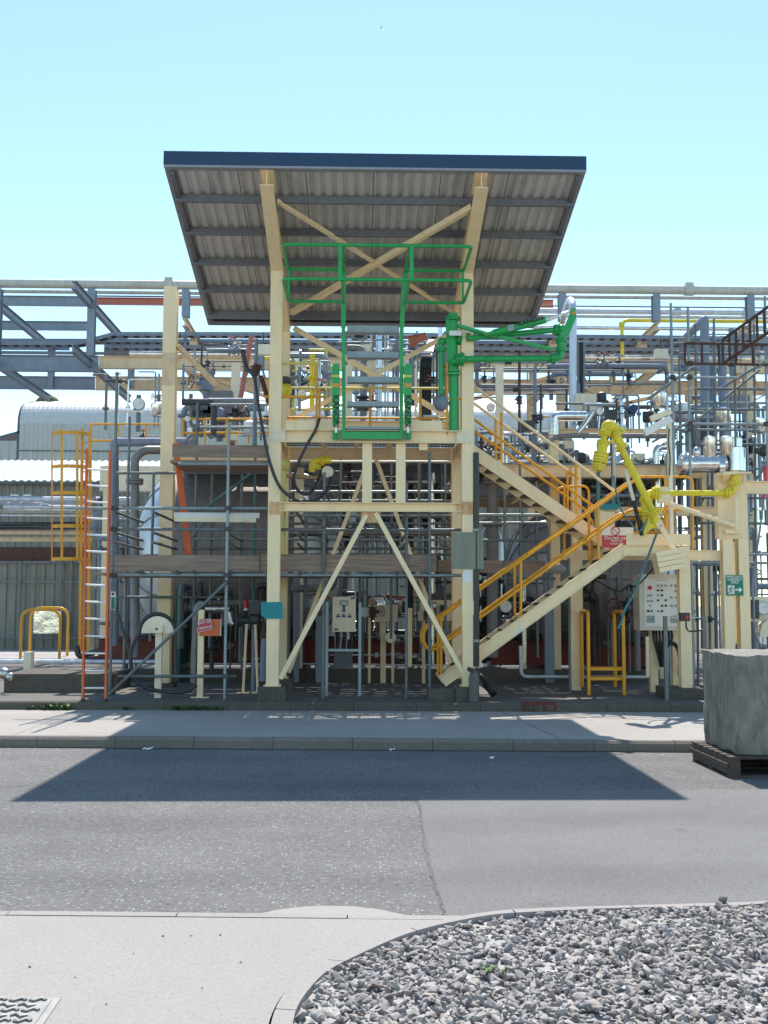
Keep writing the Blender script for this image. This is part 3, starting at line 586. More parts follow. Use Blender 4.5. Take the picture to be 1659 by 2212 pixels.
for v0, v1 in ((706, 720), (762, 774), (816, 827.5), (869, 879), (923, 928)):
    m = MB(); a, b = P(750, v1, SY + .02), P(861, v0, SY + .02); m.box((a.x, SY - .05, a.z), (b.x, SY + .1, a.z + .02)); m.box((a.x, SY - .053, a.z + .021), (b.x, SY - .045, b.z)); part('tread', m, M['galv'], t)
m = MB(); m.tube(spline([P(749, 727, SY), P(775, 733, SY - .1), P(805, 735, SY - .12), P(835, 733, SY - .1), P(862, 728, SY)], 5), .012, 8); part('chain_bar', m, M['galv'], t)
for zt, v, nm in ((0, 530, 'upper'), (1, 604, 'lower')):
    ny, fy = 15.05, 16.2; zz = P(815, v, ny).z; x0, x1 = P(611, v, ny).x, P(1019, v, ny).x
    m = MB(); m.pipe([V((P(742, v, SY).x, fy, zz)), V((x0, fy, zz)), V((x0, ny, zz)), V((x1, ny, zz)), V((x1, fy, zz)), V((P(878, v, SY).x, fy, zz))], .026, .1, 10); part('guard_hoop', m, M['green'], t)
for u in (735, 889): m = MB(); a = P(u, 532, 15.05); m.bar(a, (a.x, 15.05, P(800, 604, 15.05).z), .055, .035, YY); part('guard_post', m, M['green'], t)
for u in (613.5, 1016): m = MB(); a = P(u, 530, 15.05); m.tube([(a.x, 16.15, a.z), (a.x, 16.15, P(815, 604, 15.05).z)], .018, 8); part('guard_post', m, M['green'], t)
for u in (742, 876): m = MB(); q = P(u, 640, 16.2); m.tube([V((q.x, 15.05, P(800, 604, 15.05).z)), V((q.x, 16.24, P(800, 604, 15.05).z - .02))], .022, 8); m.tube([V((q.x, 15.05, P(800, 530, 15.05).z)), V((q.x, 16.1, P(800, 530, 15.05).z)), V((q.x, 16.2, P(800, 580, 16.2).z - .1))], .022, 8); part('guard_arm', m, M['green'], t)
def spring_can(u, s):
    k = thing('spring_cylinder', f'green spring cylinder with yellow bands and black lettering, {s} of the raised stair', 'spring cylinder', P(u, 925, SY - .13), 'spring cylinders beside the raised stair')
    y = SY - .13; m = MB(); m.bar(P(u, 868, y), P(u, 792, y), .115, .11, YY); m.bar(P(u + 1, 795, y), P(u + 1, 786, y), .09, .07, YY); part('upper_casing', m, M['green'], k)
    m = MB(); m.lathe(P(u, 918, y), UP, [(0, .045), (.02, .055), (P(u, 865, y).z - P(u, 918, y).z, .055)], 16); part('barrel', m, M['green'], k)
    m = MB(); m.bar(P(u, 816, y), P(u, 812, y), .119, .114, YY); part('band', m, M['yellow'], k)
    m = MB(); m.bar(P(u, 838, y), P(u, 830, y), .1, .118, YY); part('band', m, M['amber'], k)
    m = MB(); m.tube([P(u, 918, y), P(u + .6, 935, y)], .02, 8); part('piston_rod', m, M['rung'], k)
    m = MB(); m.text('KANON', P(u, 888, y - .058), (0, 0, -1), (1, 0, 0), .135, .006); part('lettering', m, M['ink'], k)
    m = MB(); m.tube([P(u - s_[s] * 8, 841, y), P(u + s_[s] * 8, 841, y)], .03, 8); part('pivot', m, M['green'], k)
s_ = dict(left=1, right=-1)
spring_can(725.5, 'left'); spring_can(881, 'right')
# ---------------------------------------------------------------- green loading arm
AY = FY - .02
t = thing('tanker_loader', 'green jointed tanker loading arm folded out to the right from the platform post', 'loading arm', P(980, 934, AY))
d = lambda x, y, yy=AY: ZP('D', x, y, yy)
m = MB(); a = P(980.5, 934, AY); b = P(980.5, 800, AY); m.lathe(a, UP, [(0, .13), (.012, .13), (.013, .076), ((b - a).z, .076)], 20); part('post', m, M['green'], t)
m = MB(); f = lambda x, y, yy=AY: ZP('F', x, y, yy)
a = f(983, 775); m.lathe(a, UP, [(0, .105), (.03, .105), (.031, .085), (f(983, 690).z - a.z, .085), (f(983, 690).z - a.z + .005, .11), (f(983, 690).z - a.z + .03, .11)], 18); m.box((f(925, 0).x, AY - .12, f(0, 790).z - .01), (f(1030, 0).x, AY + .12, f(0, 778).z)); part('swivel_base', m, M['green'], t)
m = MB(); m.lathe(f(975, 690), UP, [(0, .085), (f(0, 340).z - f(0, 690).z, .085)], 18); m.bar(f(940, 700), f(932, 335), .045, .12, YY); m.bar(f(1004, 470), f(1004, 340), .04, .11, YY)
m.flange(f(978, 322), UP, .115, .025); m.lathe(f(978, 330), UP, [(0, .075), (.1, .075)], 16); part('upper_column', m, M['green'], t)
m = MB(); m.box((f(940, 0).x, AY - .2, f(0, 480).z), (f(1040, 0).x, AY - .17, f(0, 440).z)); part('name_plate', m, M['white'], t)
m = MB(); m.pipe([f(880, 960), f(880, 520), f(905, 505), f(1100, 487)], .04, .16, 12); m.ball(f(885, 515), .068, 12); m.flange(f(880, 585), UP, .075, .022); m.flange(f(960, 500), XX, .08, .02); m.lathe(f(950, 500), XX, [(0, .058), (.2, .058)], 12); m.flange(f(1038, 492), XX, .1, .025); m.flange(f(1075, 490), XX, .075, .02); m.flange(f(1105, 487), XX, .105, .025); part('feed_pipe', m, M['green'], t)
m = MB(); o = AY - .16
m.pipe([d(730, 1400, o), d(1352, 1340, o)], .045, .2, 12); part('outer_tube', m, M['green'], t)
m = MB(); m.flange(d(1352, 1342, o), d(1352, 1340, o) - d(730, 1400, o), .09, .022); m.pipe([d(1352, 1342, o), d(1385, 1340, o), d(1388, 1400, o)], .052, .14, 12); m.ball(d(1390, 1335, o), .078, 12); m.flange(d(1388, 1412, o), UP, .09, .025); m.lathe(d(1388, 1470, o), UP, [(0, .068), (.13, .068)], 16); m.flange(d(1388, 1480, o), UP, .085, .022)
m.pipe([d(1388, 1480, o), d(1386, 1530, o), d(1340, 1542, o)], .055, .16, 12); part('outer_elbow', m, M['green'], t)
m = MB(); m.flange(d(1332, 1541, o), XX, .09, .025); m.tube([d(1330, 1541, o), d(690, 1547, o)], .048, 12); m.flange(d(684, 1547, o), XX, .105, .025); m.flange(d(660, 1550, o), XX, .09, .022); m.pipe([d(690, 1547, o), d(640, 1560, o), d(620, 1590, AY)], .056, .14, 12); part('lower_tube', m, M['green'], t)
o = AY - .26; m = MB(); m.bar(d(655, 1310, o), d(880, 1375, o), .045, .085, YY); m.bar(d(850, 1365, o), d(1325, 1480, o), .045, .085, YY); part('link_bar', m, M['green'], t)
m = MB(); m.disc(d(858, 1366, o - .05), YY, .03, .04, 8); part('pivot_pin', m, M['yellow'], t)
o = AY - .34; m = MB(); a, b = d(850, 1378, o), d(1275, 1268, o); m.tube([a, a + (b - a) * .12, a + (b - a) * .14, b], [.025, .04, .055, .055], 14); part('spring_barrel', m, M['green'], t)
m = MB(); m.tube([b, d(1440, 1212, o)], .022, 8); m.tube([b + V((-.02, 0, -.05)), d(1420, 1225, o)], .014, 8); part('piston_rod', m, M['rung'], t)
m = MB(); xd = (b - a).normalized(); m.text('KANON', a + (b - a) * .74 + V((0, -.06, .03)), xd, V((-xd.z, 0, xd.x)), .11, .006); part('lettering', m, M['ink'], t)
m = MB(); c = a + (b - a) * .42 + V((0, -.06, 0)); m.bar(c - xd * .05, c + xd * .05, .09, .012, -YY); part('data_plate', m, M['galv'], t)
o = AY - .22; m = MB(); m.slab([d(1375, 1390, o), d(1410, 1400, o), d(1445, 1370, o), d(1495, 1250, o), d(1490, 1190, o), d(1462, 1180, o), d(1440, 1250, o)], (0, .05, 0)); part('lever_plate', m, M['green'], t)
m = MB(); m.slab([d(1462, 1235, o - .006), d(1490, 1225, o - .006), d(1494, 1205, o - .006), d(1466, 1212, o - .006)], (0, .004, 0)); part('yellow_mark', m, M['amber'], t)
m = MB(); a = f(880, 960); m.lathe(a - UP * .02, -UP, [(0, .06), (.03, .1), (.1, .12), (.2, .1), (.24, .04)], 14); solo('wrapped_joint', m, M['bluegrey'], 'grey plastic wrapped coupling hanging below the green riser', 'coupling')
# ---------------------------------------------------------------- lower flight, upper flight, landing
LZ = P(1420, 1178, 16.7).z
def flight(t, y0, y1, A, B, depth, treads, up_ext=None, mm='cream'):
    # A lower end, B upper end of the front stringer centreline
    for y in (y0, y1):
        m = MB(); pts = [V((A.x, y, A.z)), V((B.x, y, B.z))]
        m.chan(pts[0], pts[1], .05, depth, UP); part('stringer', m, M[mm], t)
    for i in range(treads):
        k = (i + .7) / treads; c = V((A.x, 0, A.z)).lerp(V((B.x, 0, B.z)), k); m = MB(); m.box((c.x - .13, y0 + .055, c.z - .018), (c.x + .13, y1 - .005, c.z + .018)); part('tread', m, M['dark'], t)
t = thing('lower_stair', 'lower flight of cream steel stairs with orange yellow handrails rising right to the landing', 'staircase', P(990, 1475, 16.9))
A, B = P(955, 1472, 16.72), P(1350, 1185, 16.72)
flight(t, 16.72, 17.45, A, B, .19, 15)
def hr(t, lists, r=.023, mm='rail', nm='handrail', n=8):
    for s in lists: m = MB(); m.pipe(s, r, .14, n); part(nm, m, M[mm], t)
for y, du, dv in ((16.75, 0, 0), (17.42, -6, -4)):
    pt = lambda u, v: P(u, v, 16.75) + V((0, y - 16.75, 0)) if y > 17 else P(u, v, y)
    hr(t, [[pt(1383, 1030), pt(1370, 1038), pt(1290, 1095), pt(944, 1339), pt(916, 1360), pt(914, 1386), pt(930, 1409), pt(1000, 1361), pt(1333, 1120), pt(1362, 1101), pt(1383, 1101)]])
    hr(t, [[pt(953, 1335), pt(953, 1462)], [pt(1125, 1214), pt(1125, 1326), pt(1130, 1338)], [pt(1292, 1096), pt(1293, 1205), pt(1300, 1214)]], nm='handrail_post')
m = MB(); a, b = P(1113, 1369, 16.715), P(1131, 1356, 16.715); m.bar(a + V((0, -.01, 0)), b + V((0, -.01, 0)), .004, .06, UP); part('sticker', m, M['white'], t)
t = thing('upper_stair', 'upper flight of cream steel stairs climbing left from the landing to the gantry platform', 'staircase', P(1330, 1200, 17.9))
A, B = P(1335, 1190, 17.55), P(1012, 968, 17.55)
flight(t, 17.55, 18.25, A, B, .2, 12)
y = 17.58; p = lambda u, v: P(u, v, y)
hr(t, [[p(1019, 830), p(1327, 1061)]], mm='cream', r=.026); hr(t, [[p(1019, 902), p(1110, 970), p(1290, 1100)]])
for s in ([p(1083, 892), p(1083, 1012)], [p(1244, 1000), p(1244, 1118)]): hr(t, [s], nm='handrail_post')
y = 18.2
hr(t, [[p(1019, 868), p(1226, 1016)]], mm='cream', r=.026); hr(t, [[p(1019, 928), p(1088, 975), p(1265, 1102)], [p(1226, 1016), p(1250, 1034)]])
for s in ([p(1071, 906), p(1071, 1000)], [p(1226, 1014), p(1226, 1110)]): hr(t, [s], nm='handrail_post')
hr(t, [[p(1194, 1085), p(1194, 1065), p(1212, 1052), p(1272, 1049), p(1272, 1105)], [p(1219, 1052), p(1219, 1190)], [p(1220, 1115), p(1280, 1116), p(1280, 1215)]])
t = thing('stair_landing', 'cream steel stair landing with yellow guard rails between the two flights', 'landing', P(1420, 1202, 17))
m = MB(); a, b = P(1352, 1177, 16.7), P(1489, 1154, 16.7); m.box((a.x, 16.66, a.z), (b.x, 16.68, b.z)); part('toe_plate', m, M['cream'], t)
m = MB(); a, b = P(1345, 1201, 16.72), P(1489, 1178.5, 16.72); m.chan((a.x, 16.7, (a.z + b.z) / 2), (b.x, 16.7, (a.z + b.z) / 2), .06, b.z - a.z); part('edge_beam', m, M['cream'], t)
m = MB(); m.chan((b.x, 18.3, (a.z + b.z) / 2), (P(1215, 1190, 18.3).x, 18.3, (a.z + b.z) / 2), .06, b.z - a.z); part('edge_beam', m, M['cream'], t)
m = MB(); m.box((P(1330, 0, 17).x, 16.78, b.z - .04), (b.x - .02, 18.28, b.z - .01)); part('deck', m, M['oldtube'], t)
zb = .4; zt = a.z - .003
for u, y in ((1478, 16.72), (1240, 18.3)):
    x = P(u, 1330, y).x; m = MB(); m.ibeam((x, y, zb if y < 17 else .235), (x, y, zt + (.15 if y < 17 else 0)), .175, .17, YY); part('column', m, M['cream'], t)
m = MB(); a, b = P(1489, 1211, 16.8), P(1557, 1189, 16.8); m.ibeam((a.x + .01, 16.8, (a.z + b.z) / 2), (b.x, 16.8, (a.z + b.z) / 2), .1, b.z - a.z); part('tie_beam', m, M['cream'], t)
y = 17.9; hr(t, [[p(1380, 1030), p(1496.5, 1030), p(1496, 1190)], [p(1383, 1101), p(1496, 1101)], [p(1437, 1027), p(1437, 1200)]])
y = 16.74; hr(t, [[p(1383, 1101), p(1440, 1101), p(1440, 1185)]])
m = MB(); x = P(1478, 1330, 16.72).x; m.box((P(1395, 0, 17).x, 16.45, .2), (P(1540, 0, 17).x, 17.2, zb - .002)); part('plinth', m, M['oldconc'], t)
# ---------------------------------------------------------------- yellow loading arm and its tower
TY = 16.75
t = thing('arm_tower', 'cream twin legged steel tower carrying the yellow loading arm', 'tower', P(1585, 1400, TY))
q = lambda x, y, yy=TY: ZP('K', x, y, yy)
for u in (1570, 1604): x = P(u, 1250, TY).x; m = MB(); m.ibeam((x, TY, .235), (x, TY, P(u, 1165, TY).z), .16, .17, YY); part('leg', m, M['cream'], t)
m = MB(); a, b = P(1552, 1164, TY), P(1612, 1022, TY); m.box((a.x, TY - .02, a.z), (b.x, TY + .16, b.z)); part('head_plate', m, M['cream'], t)
m = MB(); m.slab([q(1190, 622), q(1450, 622), q(1440, 635), q(1190, 650)], (0, -.3, 0)); m.slab([q(1240, 625, TY - .3), q(1310, 625, TY - .3), q(1250, 715, TY - .03), q(1240, 715, TY - .03)], (.02, 0, 0)); m.slab([q(1420, 625, TY - .3), q(1435, 625, TY - .3), q(1440, 715, TY - .03), q(1420, 715, TY - .03)], (-.02, 0, 0)); part('bracket', m, M['cream'], t)
m = MB(); m.slab([q(1240, 1145, TY - .025), q(1390, 1145, TY - .025), q(1390, 1180, TY - .025), q(1240, 1180, TY - .025)], (0, -.12, 0)); part('lower_bracket', m, M['cream'], t)
m = MB(); a, b = P(1586, 1390, TY + .3), P(1586, 1170, TY + .3); m.bar(a, b, .09, .05, YY); part('inner_strut', m, M['cream'], t)
m = MB(); a = P(1612, 1053, TY + .1); m.ibeam(a, P(1720, 1055, TY + .1), .12, .2); part('cross_beam', m, M['cream'], t)
t = thing('tanker_loader', 'lemon yellow jointed loading arm with a raised swan neck above the landing', 'loading arm', q(1360, 1170, TY - .1))
y = TY - .16; Q = lambda x, yy_: q(x, yy_, y)
m = MB(); m.pipe([Q(1358, 600), Q(1355, 700), Q(1345, 790), Q(1290, 800), Q(640, 800)], .045, .3, 12); m.lathe(Q(1358, 690), UP, [(0, .075), (.15, .075)], 14); m.flange(Q(1350, 710), UP, .1, .022); m.flange(Q(1275, 797), XX, .095, .025); part('base_tube', m, M['yellow'], t)
m = MB(); m.tube([Q(1362, 850), Q(1362, 1150)], .035, 10); m.tube([Q(1350, 1105), Q(700, 885)], .04, 10); m.bar(Q(690, 890), Q(690, 820), .18, .1, YY); m.bar(Q(650, 790), Q(745, 790), .08, .16, UP); part('stay', m, M['cream'], t)
m = MB(); m.flange(Q(622, 800), XX, .11, .03); m.flange(Q(596, 800), XX, .09, .022); m.pipe([Q(610, 800), Q(545, 800), Q(525, 900), Q(525, 1000)], .055, .25, 12); m.flange(Q(525, 865), UP, .105, .022); m.lathe(Q(525, 960), UP, [(0, .08), (.22, .08)], 14); m.flange(Q(525, 985), UP, .12, .028); m.pipe([Q(525, 1000), Q(530, 1070), Q(600, 1090)], .07, .2, 12); m.ball(Q(590, 1075), .095, 12); part('lower_swivel', m, M['yellow'], t)
y -= .12
m = MB(); m.tube([Q(600, 990), Q(275, 340)], .054, 14); ax = Q(275, 340) - Q(600, 990)
for k in (.55, .63): m.disc(Q(600, 990) + ax * k, ax, .064, .03, 14)
part('main_tube', m, M['yellow'], t)
m = MB(); m.flange(Q(595, 985), ax, .135, .03); m.tube([Q(600, 990), Q(615, 1075)], .07, 12); m.slab([Q(640, 1020), Q(560, 1010), Q(485, 1205), Q(500, 1205), Q(600, 1110), Q(650, 1070)], (0, .05, 0)); part('rocker_plate', m, M['yellow'], t)
m = MB(); m.flange(Q(300, 370), ax, .1, .025); m.lathe(Q(300, 370), ax, [(0, .065), (.1, .072), (.2, .065)], 14); m.flange(Q(265, 245), ax, .12, .028); m.flange(Q(255, 225), ax, .1, .025)
m.pipe([Q(262, 240), Q(215, 165), Q(150, 165), Q(148, 255)], .068, .3, 14); m.ball(Q(180, 182), .108, 14); part('upper_elbow', m, M['yellow'], t)
m = MB(); c = [Q(145, 245), Q(125, 340), Q(110, 430), Q(85, 570)]; dn = c[3] - c[0]
m.flange(c[0], dn, .105, .025); m.tube([c[0], c[3]], .05, 12); m.tube([Q(128, 345), Q(100, 480)], .078, 14); m.flange(Q(128, 330), dn, .1, .025)
for yy_ in (440, 470, 500): m.flange(Q(110 - (yy_ - 440) * .2, yy_), dn, .118, .024)
m.flange(Q(88, 545), dn, .105, .022); m.flange(Q(84, 575), dn, .095, .018); part('drop_coupling', m, M['yellow'], t)
m = MB(); m.bar(Q(160, 345), Q(240, 300), .05, .04, YY); m.bar(Q(345, 490), Q(355, 545), .08, .06, YY); part('guide_bar', m, M['yellow'], t)
m = MB(); m.tube([Q(335, 590), Q(410, 870)], .03, 10); part('strut_upper', m, M['pale'], t)
m = MB(); m.tube([Q(410, 870), Q(488, 1195)], .032, 10); part('strut_lower', m, M['black'], t)
m = MB(); m.bar(Q(615, 1040), Q(665, 1110), .11, .05, YY); m.bar(Q(660, 1100), Q(785, 1330), .075, .05, YY); part('counter_arm', m, M['cream'], t)
m = MB(); a = Q(840, 1360) - Q(655, 1395); ex_ = a.normalized(); ez = V((-ex_.z, 0, ex_.x))
c = Q(745, 1405)
for k in range(4): m.bar(c - ex_ * .24 + ez * (-.15 + .08 * k) , c + ex_ * .2 + ez * (-.15 + .08 * k), .32 - .02 * (k % 2), .074, ez)
part('counterweight', m, M['cream'], t)
# signs by the landing
def plate_sign(k, x0, y0, x1, y1, Y):
    a, b = ZP(k, x0, y1, Y), ZP(k, x1, y0, Y); m = MB(); m.box((a.x, Y, a.z), (b.x, Y + .006, b.z)); return m, a, b
t = thing('prohibition_sign', 'red and white Do not use prohibition sign partly hidden behind the landing toe plate', 'sign', P(1330, 1170, 17.1))
m, a, b = plate_sign('J', 1230, 770, 1540, 850, 17.1); part('top_panel', m, M['white'], t)
c = ZP('J', 1362, 806, 17.095); mm_ = MB(); mm_.tube([c + V((math.cos(i * .314) * .066, 0, math.sin(i * .314) * .066)) for i in range(20)], .008, 5, closed=True); mm_.bar(c + V((-.045, 0, .045)), c + V((.045, 0, -.045)), .008, .014, YY); part('symbol', mm_, M['red'], t)
m, a2, b2 = plate_sign('J', 1230, 850, 1540, 970, 17.1); part('text_panel', m, M['signred'], t)
w = b2.x - a2.x; m = MB(); m.text('Do not use', ZP('J', 1368, 874, 17.095), XX, UP, .083); part('lettering', m, M['white'], t)
for s_x, y_, h_ in (('Refer to', 903, .056), ('notice first', 930, .052)): m = MB(); m.text(s_x, ZP('J', 1375, y_, 17.095), XX, UP, h_); part('lettering', m, M['white'], t)
t = thing('assembly_sign', 'green Emergency Assembly Area sign with running figure and arrow on the arm tower', 'sign', P(1587, 1286, TY - .1))
Y = TY - .105; m, a, b = plate_sign('L', 1200, 366, 1344, 545, Y); m.box((a.x + .04, Y + .007, a.z + .05), (b.x - .04, TY - .09, b.z - .05)); part('plate', m, M['signgreen'], t)
l = lambda x, y_: ZP('L', x, y_, Y - .004)
m = MB()
for s, yy_ in (('EMERGENCY', 382), ('ASSEMBLY', 406), ('AREA', 430)): m.text(s, l(1272, yy_), XX, UP, .048 if len(s) > 8 else .052)
a, b = l(1213, 532), l(1268, 455); m.box((a.x, Y - .003, a.z), (b.x, Y - .0005, b.z)); m.slab([l(1277, 488), l(1310, 488), l(1310, 470), l(1340, 495), l(1310, 520), l(1310, 502), l(1277, 502)], (0, .002, 0)); part('white_print', m, M['white'], t)
m = MB(); Yf = Y - .006; f2 = lambda x, y_: ZP('L', x, y_, Yf)
m.disc(f2(1249, 465), YY, .011, .003, 10)
for pp in ([(1240, 475), (1236, 500)], [(1240, 478), (1226, 484), (1222, 496)], [(1242, 478), (1256, 488), (1264, 484)], [(1237, 500), (1250, 510), (1248, 528)], [(1235, 500), (1228, 518), (1214, 524)]):
    for a, b in zip(pp, pp[1:]): m.bar(f2(*a), f2(*b), .003, .013, UP)
part('running_figure', m, M['signgreen'], t)
qk = lambda x, y_, yy: ZP('K', x, y_, yy)
# ---------------------------------------------------------------- main scaffold
GZ = .236
def tubes(root, lst, mm='galv', r=.0242, nm='tube'):
    for a, b in lst: m = MB(); m.tube([a, b], r, 8); part(nm, m, M[mm], root)
def coupler(root, c): m = MB(); m.box((c.x - .045, c.y - .05, c.z - .035), (c.x + .045, c.y + .05, c.z + .035)); part('coupler', m, M['dark'], root)
t = thing('scaffold', 'long tube scaffold with timber boards standing behind the gantry and along the vessels', 'scaffold', P(500, 1505, 16.6))
S0, S1 = 16.62, 18.6
def std(u, vt, y=S0, vb=None, mm='oldtube', ut=None):
    x = P(u, 1250, y); b = V((x.x, y, GZ if vb is None else P(u, vb, y).z)); tp = P(ut or u, vt, y); tp.x = x.x if ut is None else tp.x; tubes(t, [(b, V((tp.x, y, tp.z)))], mm, nm='standard')
std(272, 900, 18.4, vb=1440); std(420, 870, S1 + .2, vb=1420); std(455, 1010, S1 + .1, vb=1400); std(520, 1000, S1 + .3, vb=1430); std(625, 1000, S1 + .2, vb=1420); std(735, 990, S1 + .3, vb=1420); std(845, 1000, S1 + .4, vb=1380); std(962, 985, S1 + .3, vb=1400); std(1125, 1000, S1 + .4, vb=1300); std(1160, 1040, S1 + .6, vb=1420); std(243, 804, 16.45, ut=253); std(489, 913, 16.45, mm='galv', ut=495); std(699, 1020); std(878, 1040); std(928, 978, 16.55); std(1091, 1056, S1, vb=1264)
std(327, 1020, S1, vb=1385); std(548, 900, S1, mm='tealtube'); std(660, 1120, S1, vb=1300); std(777, 1040, S1, vb=1300); std(905, 1000, S1, vb=1320); std(1229, 1206, 17.6); std(1185, 1110, S1, vb=1300); std(1005, 1060, S1, vb=1300)
def led(u0, u1, v, y=S0 - .05, mm='galv', v1=None): tubes(t, [(P(u0, v, y), P(u1, v1 or v, y))], mm, nm='ledger')
led(395, 1000, 1185, S1, 'oldtube'); led(250, 590, 1022, S1, 'oldtube'); led(600, 1000, 1062, S1); led(600, 1000, 1082, S1, 'oldtube'); led(250, 480, 1290, S1, 'oldtube'); led(600, 1000, 1198, S1 + .3, 'oldtube'); led(140, 590, 1098); led(238, 1000, 1143, mm='oldtube', v1=1145); led(230, 1012, 1242, S0 - .08, v1=1243); led(255, 510, 1461, S0 - .05, 'oldtube')
led(610, 1185, 1114, S1, v1=1113); led(395, 1000, 1164, S1, v1=1167); led(610, 990, 1131, S1, 'oldtube'); led(1034, 1186, 1130, S1, v1=1129); led(1034, 1170, 1112, S1); led(1040, 1172, 1167, S1, 'oldtube'); led(1040, 1200, 1249, S1, 'oldtube', v1=1250)
led(385, 590, 1002, S0 + .1, v1=1003); led(595, 1000, 998, S1); led(455, 590, 874, S1); led(432, 590, 923, S1); led(600, 990, 1152, S1, 'oldtube')
for zx, zy, ex, ey in ((985, 1030, 1240, 1050),): pass
br = [(P(233, 1503, 16.35), P(489, 1258, 16.38))]; tubes(t, br, 'oldtube', nm='brace')
tubes(t, [(P(440, 1101, S1 - .1), P(546, 1021, S1 - .1))], 'tealtube', nm='brace'); tubes(t, [(P(250, 1310, 17.4), P(283, 1420, 18.2)), (P(400, 1180, S1), P(455, 1110, S1))], 'oldtube', nm='brace')
for v in (1098, 1143, 1164):          # transoms running back from the front ledgers
    for u in (247, 330, 489, 640, 700, 880): a = P(u, v, S0 - .1); tubes(t, [(a - UP * .05, V((a.x, S1 + .1, a.z - .05)))], 'oldtube', nm='transom')
for u in (306, 383, 420, 498, 572, 648, 672, 752, 801, 858, 930): a = P(u, 1238, S0 - .12); tubes(t, [(a, V((a.x, S1, a.z)))], 'oldtube', nm='transom')
def board(u0, u1, v0, v1, y, d=.04, mm='timber', nm='toe_board'):
    a, b = P(u0, v1, y), P(u1, v0, y); m = MB(); m.box((a.x, y, a.z), (b.x, y + d, b.z)); part(nm, m, M[mm], t)
board(232, 560, 1200, 1234, S0 + .03); board(563, 943, 1198, 1235, S0 + .04); board(946, 1178, 1211, 1237, S1); board(730, 1000, 1145, 1157, S1 + .05); board(372, 590, 962, 987, S0 + .35)
zd = P(400, 1236, S0).z
for k in range(8):
    y = S0 + .1 + k * .232
    m = MB(); m.box((P(232, 0, S0).x + (k % 3) * .05, y, zd - .045), (P(700, 0, S0).x, y + .225, zd - .008)); part('deck_board', m, M['timber'], t)
    if k < 6: m = MB(); m.box((P(700, 0, S0).x + .01, y, zd - .047), (P(985, 0, S0).x - (k % 2) * .07, y + .225, zd - .01)); part('deck_board', m, M['timber'], t)
zd = P(480, 992, S0 + .3).z
for k in range(6): y = S0 + .4 + k * .232; m = MB(); m.box((P(385, 0, S0 + .3).x, y, zd - .04), (P(592, 0, S0 + .3).x, y + .225, zd)); part('deck_board', m, M['timber'], t)
for u, v in ((248, 1098), (247, 1143), (245, 1243), (492, 1098), (491, 1143), (489, 1243), (489, 1258), (489, 1461), (242, 1495), (699, 1143), (699, 1243), (878, 1145), (878, 1243), (928, 1145), (928, 1243)): coupler(t, P(u, v, 16.47 if u < 500 else S0))
for u, v in ((306, 1236), (383, 1236), (420, 1236), (498, 1236), (648, 1238), (752, 1238), (801, 1238), (858, 1238)): m = MB(); c = P(u, v, S0 - .14); m.disc(c, YY, .034, .03, 10); part('coupler', m, M['dark'], t)
t_main = t
# green scaffold tag
tg = thing('inspection_tag', 'green and white scaffold inspection tag hung on the left scaffold standard', 'tag', P(244, 1317, 16.4)); Y = 16.36
m = MB(); a, b = P(238.5, 1317, Y), P(249.5, 1278, Y); m.box((a.x, Y, a.z), (b.x, Y + .012, b.z)); part('holder', m, M['white'], tg)
m = MB(); a, b = P(240, 1316, Y), P(248.2, 1290, Y); m.box((a.x, Y - .004, a.z), (b.x, Y - .0005, b.z)); part('insert', m, M['signgreen'], tg)
m = MB(); m.disc(P(244, 1283, Y - .003), YY, .02, .006, 10); part('eyelet', m, M['ink'], tg)
# white bag on the right end of the boards
m = MB(); a = P(1173, 1238, S1); 
for k in range(3): m.ball(a + V((.1 + .12 * k, .1, .07 + .03 * (k % 2))), .13, 10, 1, .8, .9)
m = MB(); a, b = P(1178, 1237, S1 - .15), P(1222, 1214, S1 - .15); w = b.x - a.x
for k in range(7): m.ball(a + V((w * (.1 + .13 * k), .12 + .03 * (k % 3), .05 + .025 * (k % 2))), .075 + .01 * (k % 3), 8, 1.2, 1, .95)
solo('rubble_sack', m, M['sack'], 'white sack slumped at the right end of the scaffold boards', 'sack')
# ---------------------------------------------------------------- orange ladders
t = thing('ladder', 'tall orange ladder with bright rungs leaning upright against the left end of the scaffold', 'ladder', P(205, 1495, 16.0))
b0, b1 = P(179.6, 1494, 16.05), P(229, 1498, 16.05); b0.z = b1.z = GZ; t0, t1 = P(188, 970, 16.5), P(238, 974, 16.5)
for a, b in ((b0, t0), (b1, t1)):
    m = MB(); m.bar(a, b, .03, .075, YY); part('stile', m, M['orange'], t); m = MB(); m.bar(a - UP * .002, a + (b - a) * .012, .04, .09, YY); part('foot', m, M['black'], t)
L_ = (t0 - b0).length; n = 14
for i in range(n): k = (.2 + i * .2575) / L_; m = MB(); m.tube([b0.lerp(t0, k), b1.lerp(t1, k)], .016, 8); part('rung', m, M['rung'], t)
t = thing('ladder', 'short orange ladder seen edge on, leaning from the board beside the big cream column', 'ladder', P(407, 1195, 17.4))
a0, a1 = P(410, 1197, 17.2), P(381, 958, 17.9); b0, b1 = P(404.5, 1197, 17.62), P(378, 958, 18.32)
for a, b in ((a0, a1), (b0, b1)): m = MB(); m.bar(a, b, .075, .03, YY); part('stile', m, M['orange'], t)
for i in range(8): k = (i + .6) / 8.2; m = MB(); m.tube([a0.lerp(a1, k), b0.lerp(b1, k)], .015, 6); part('rung', m, M['rung'], t)
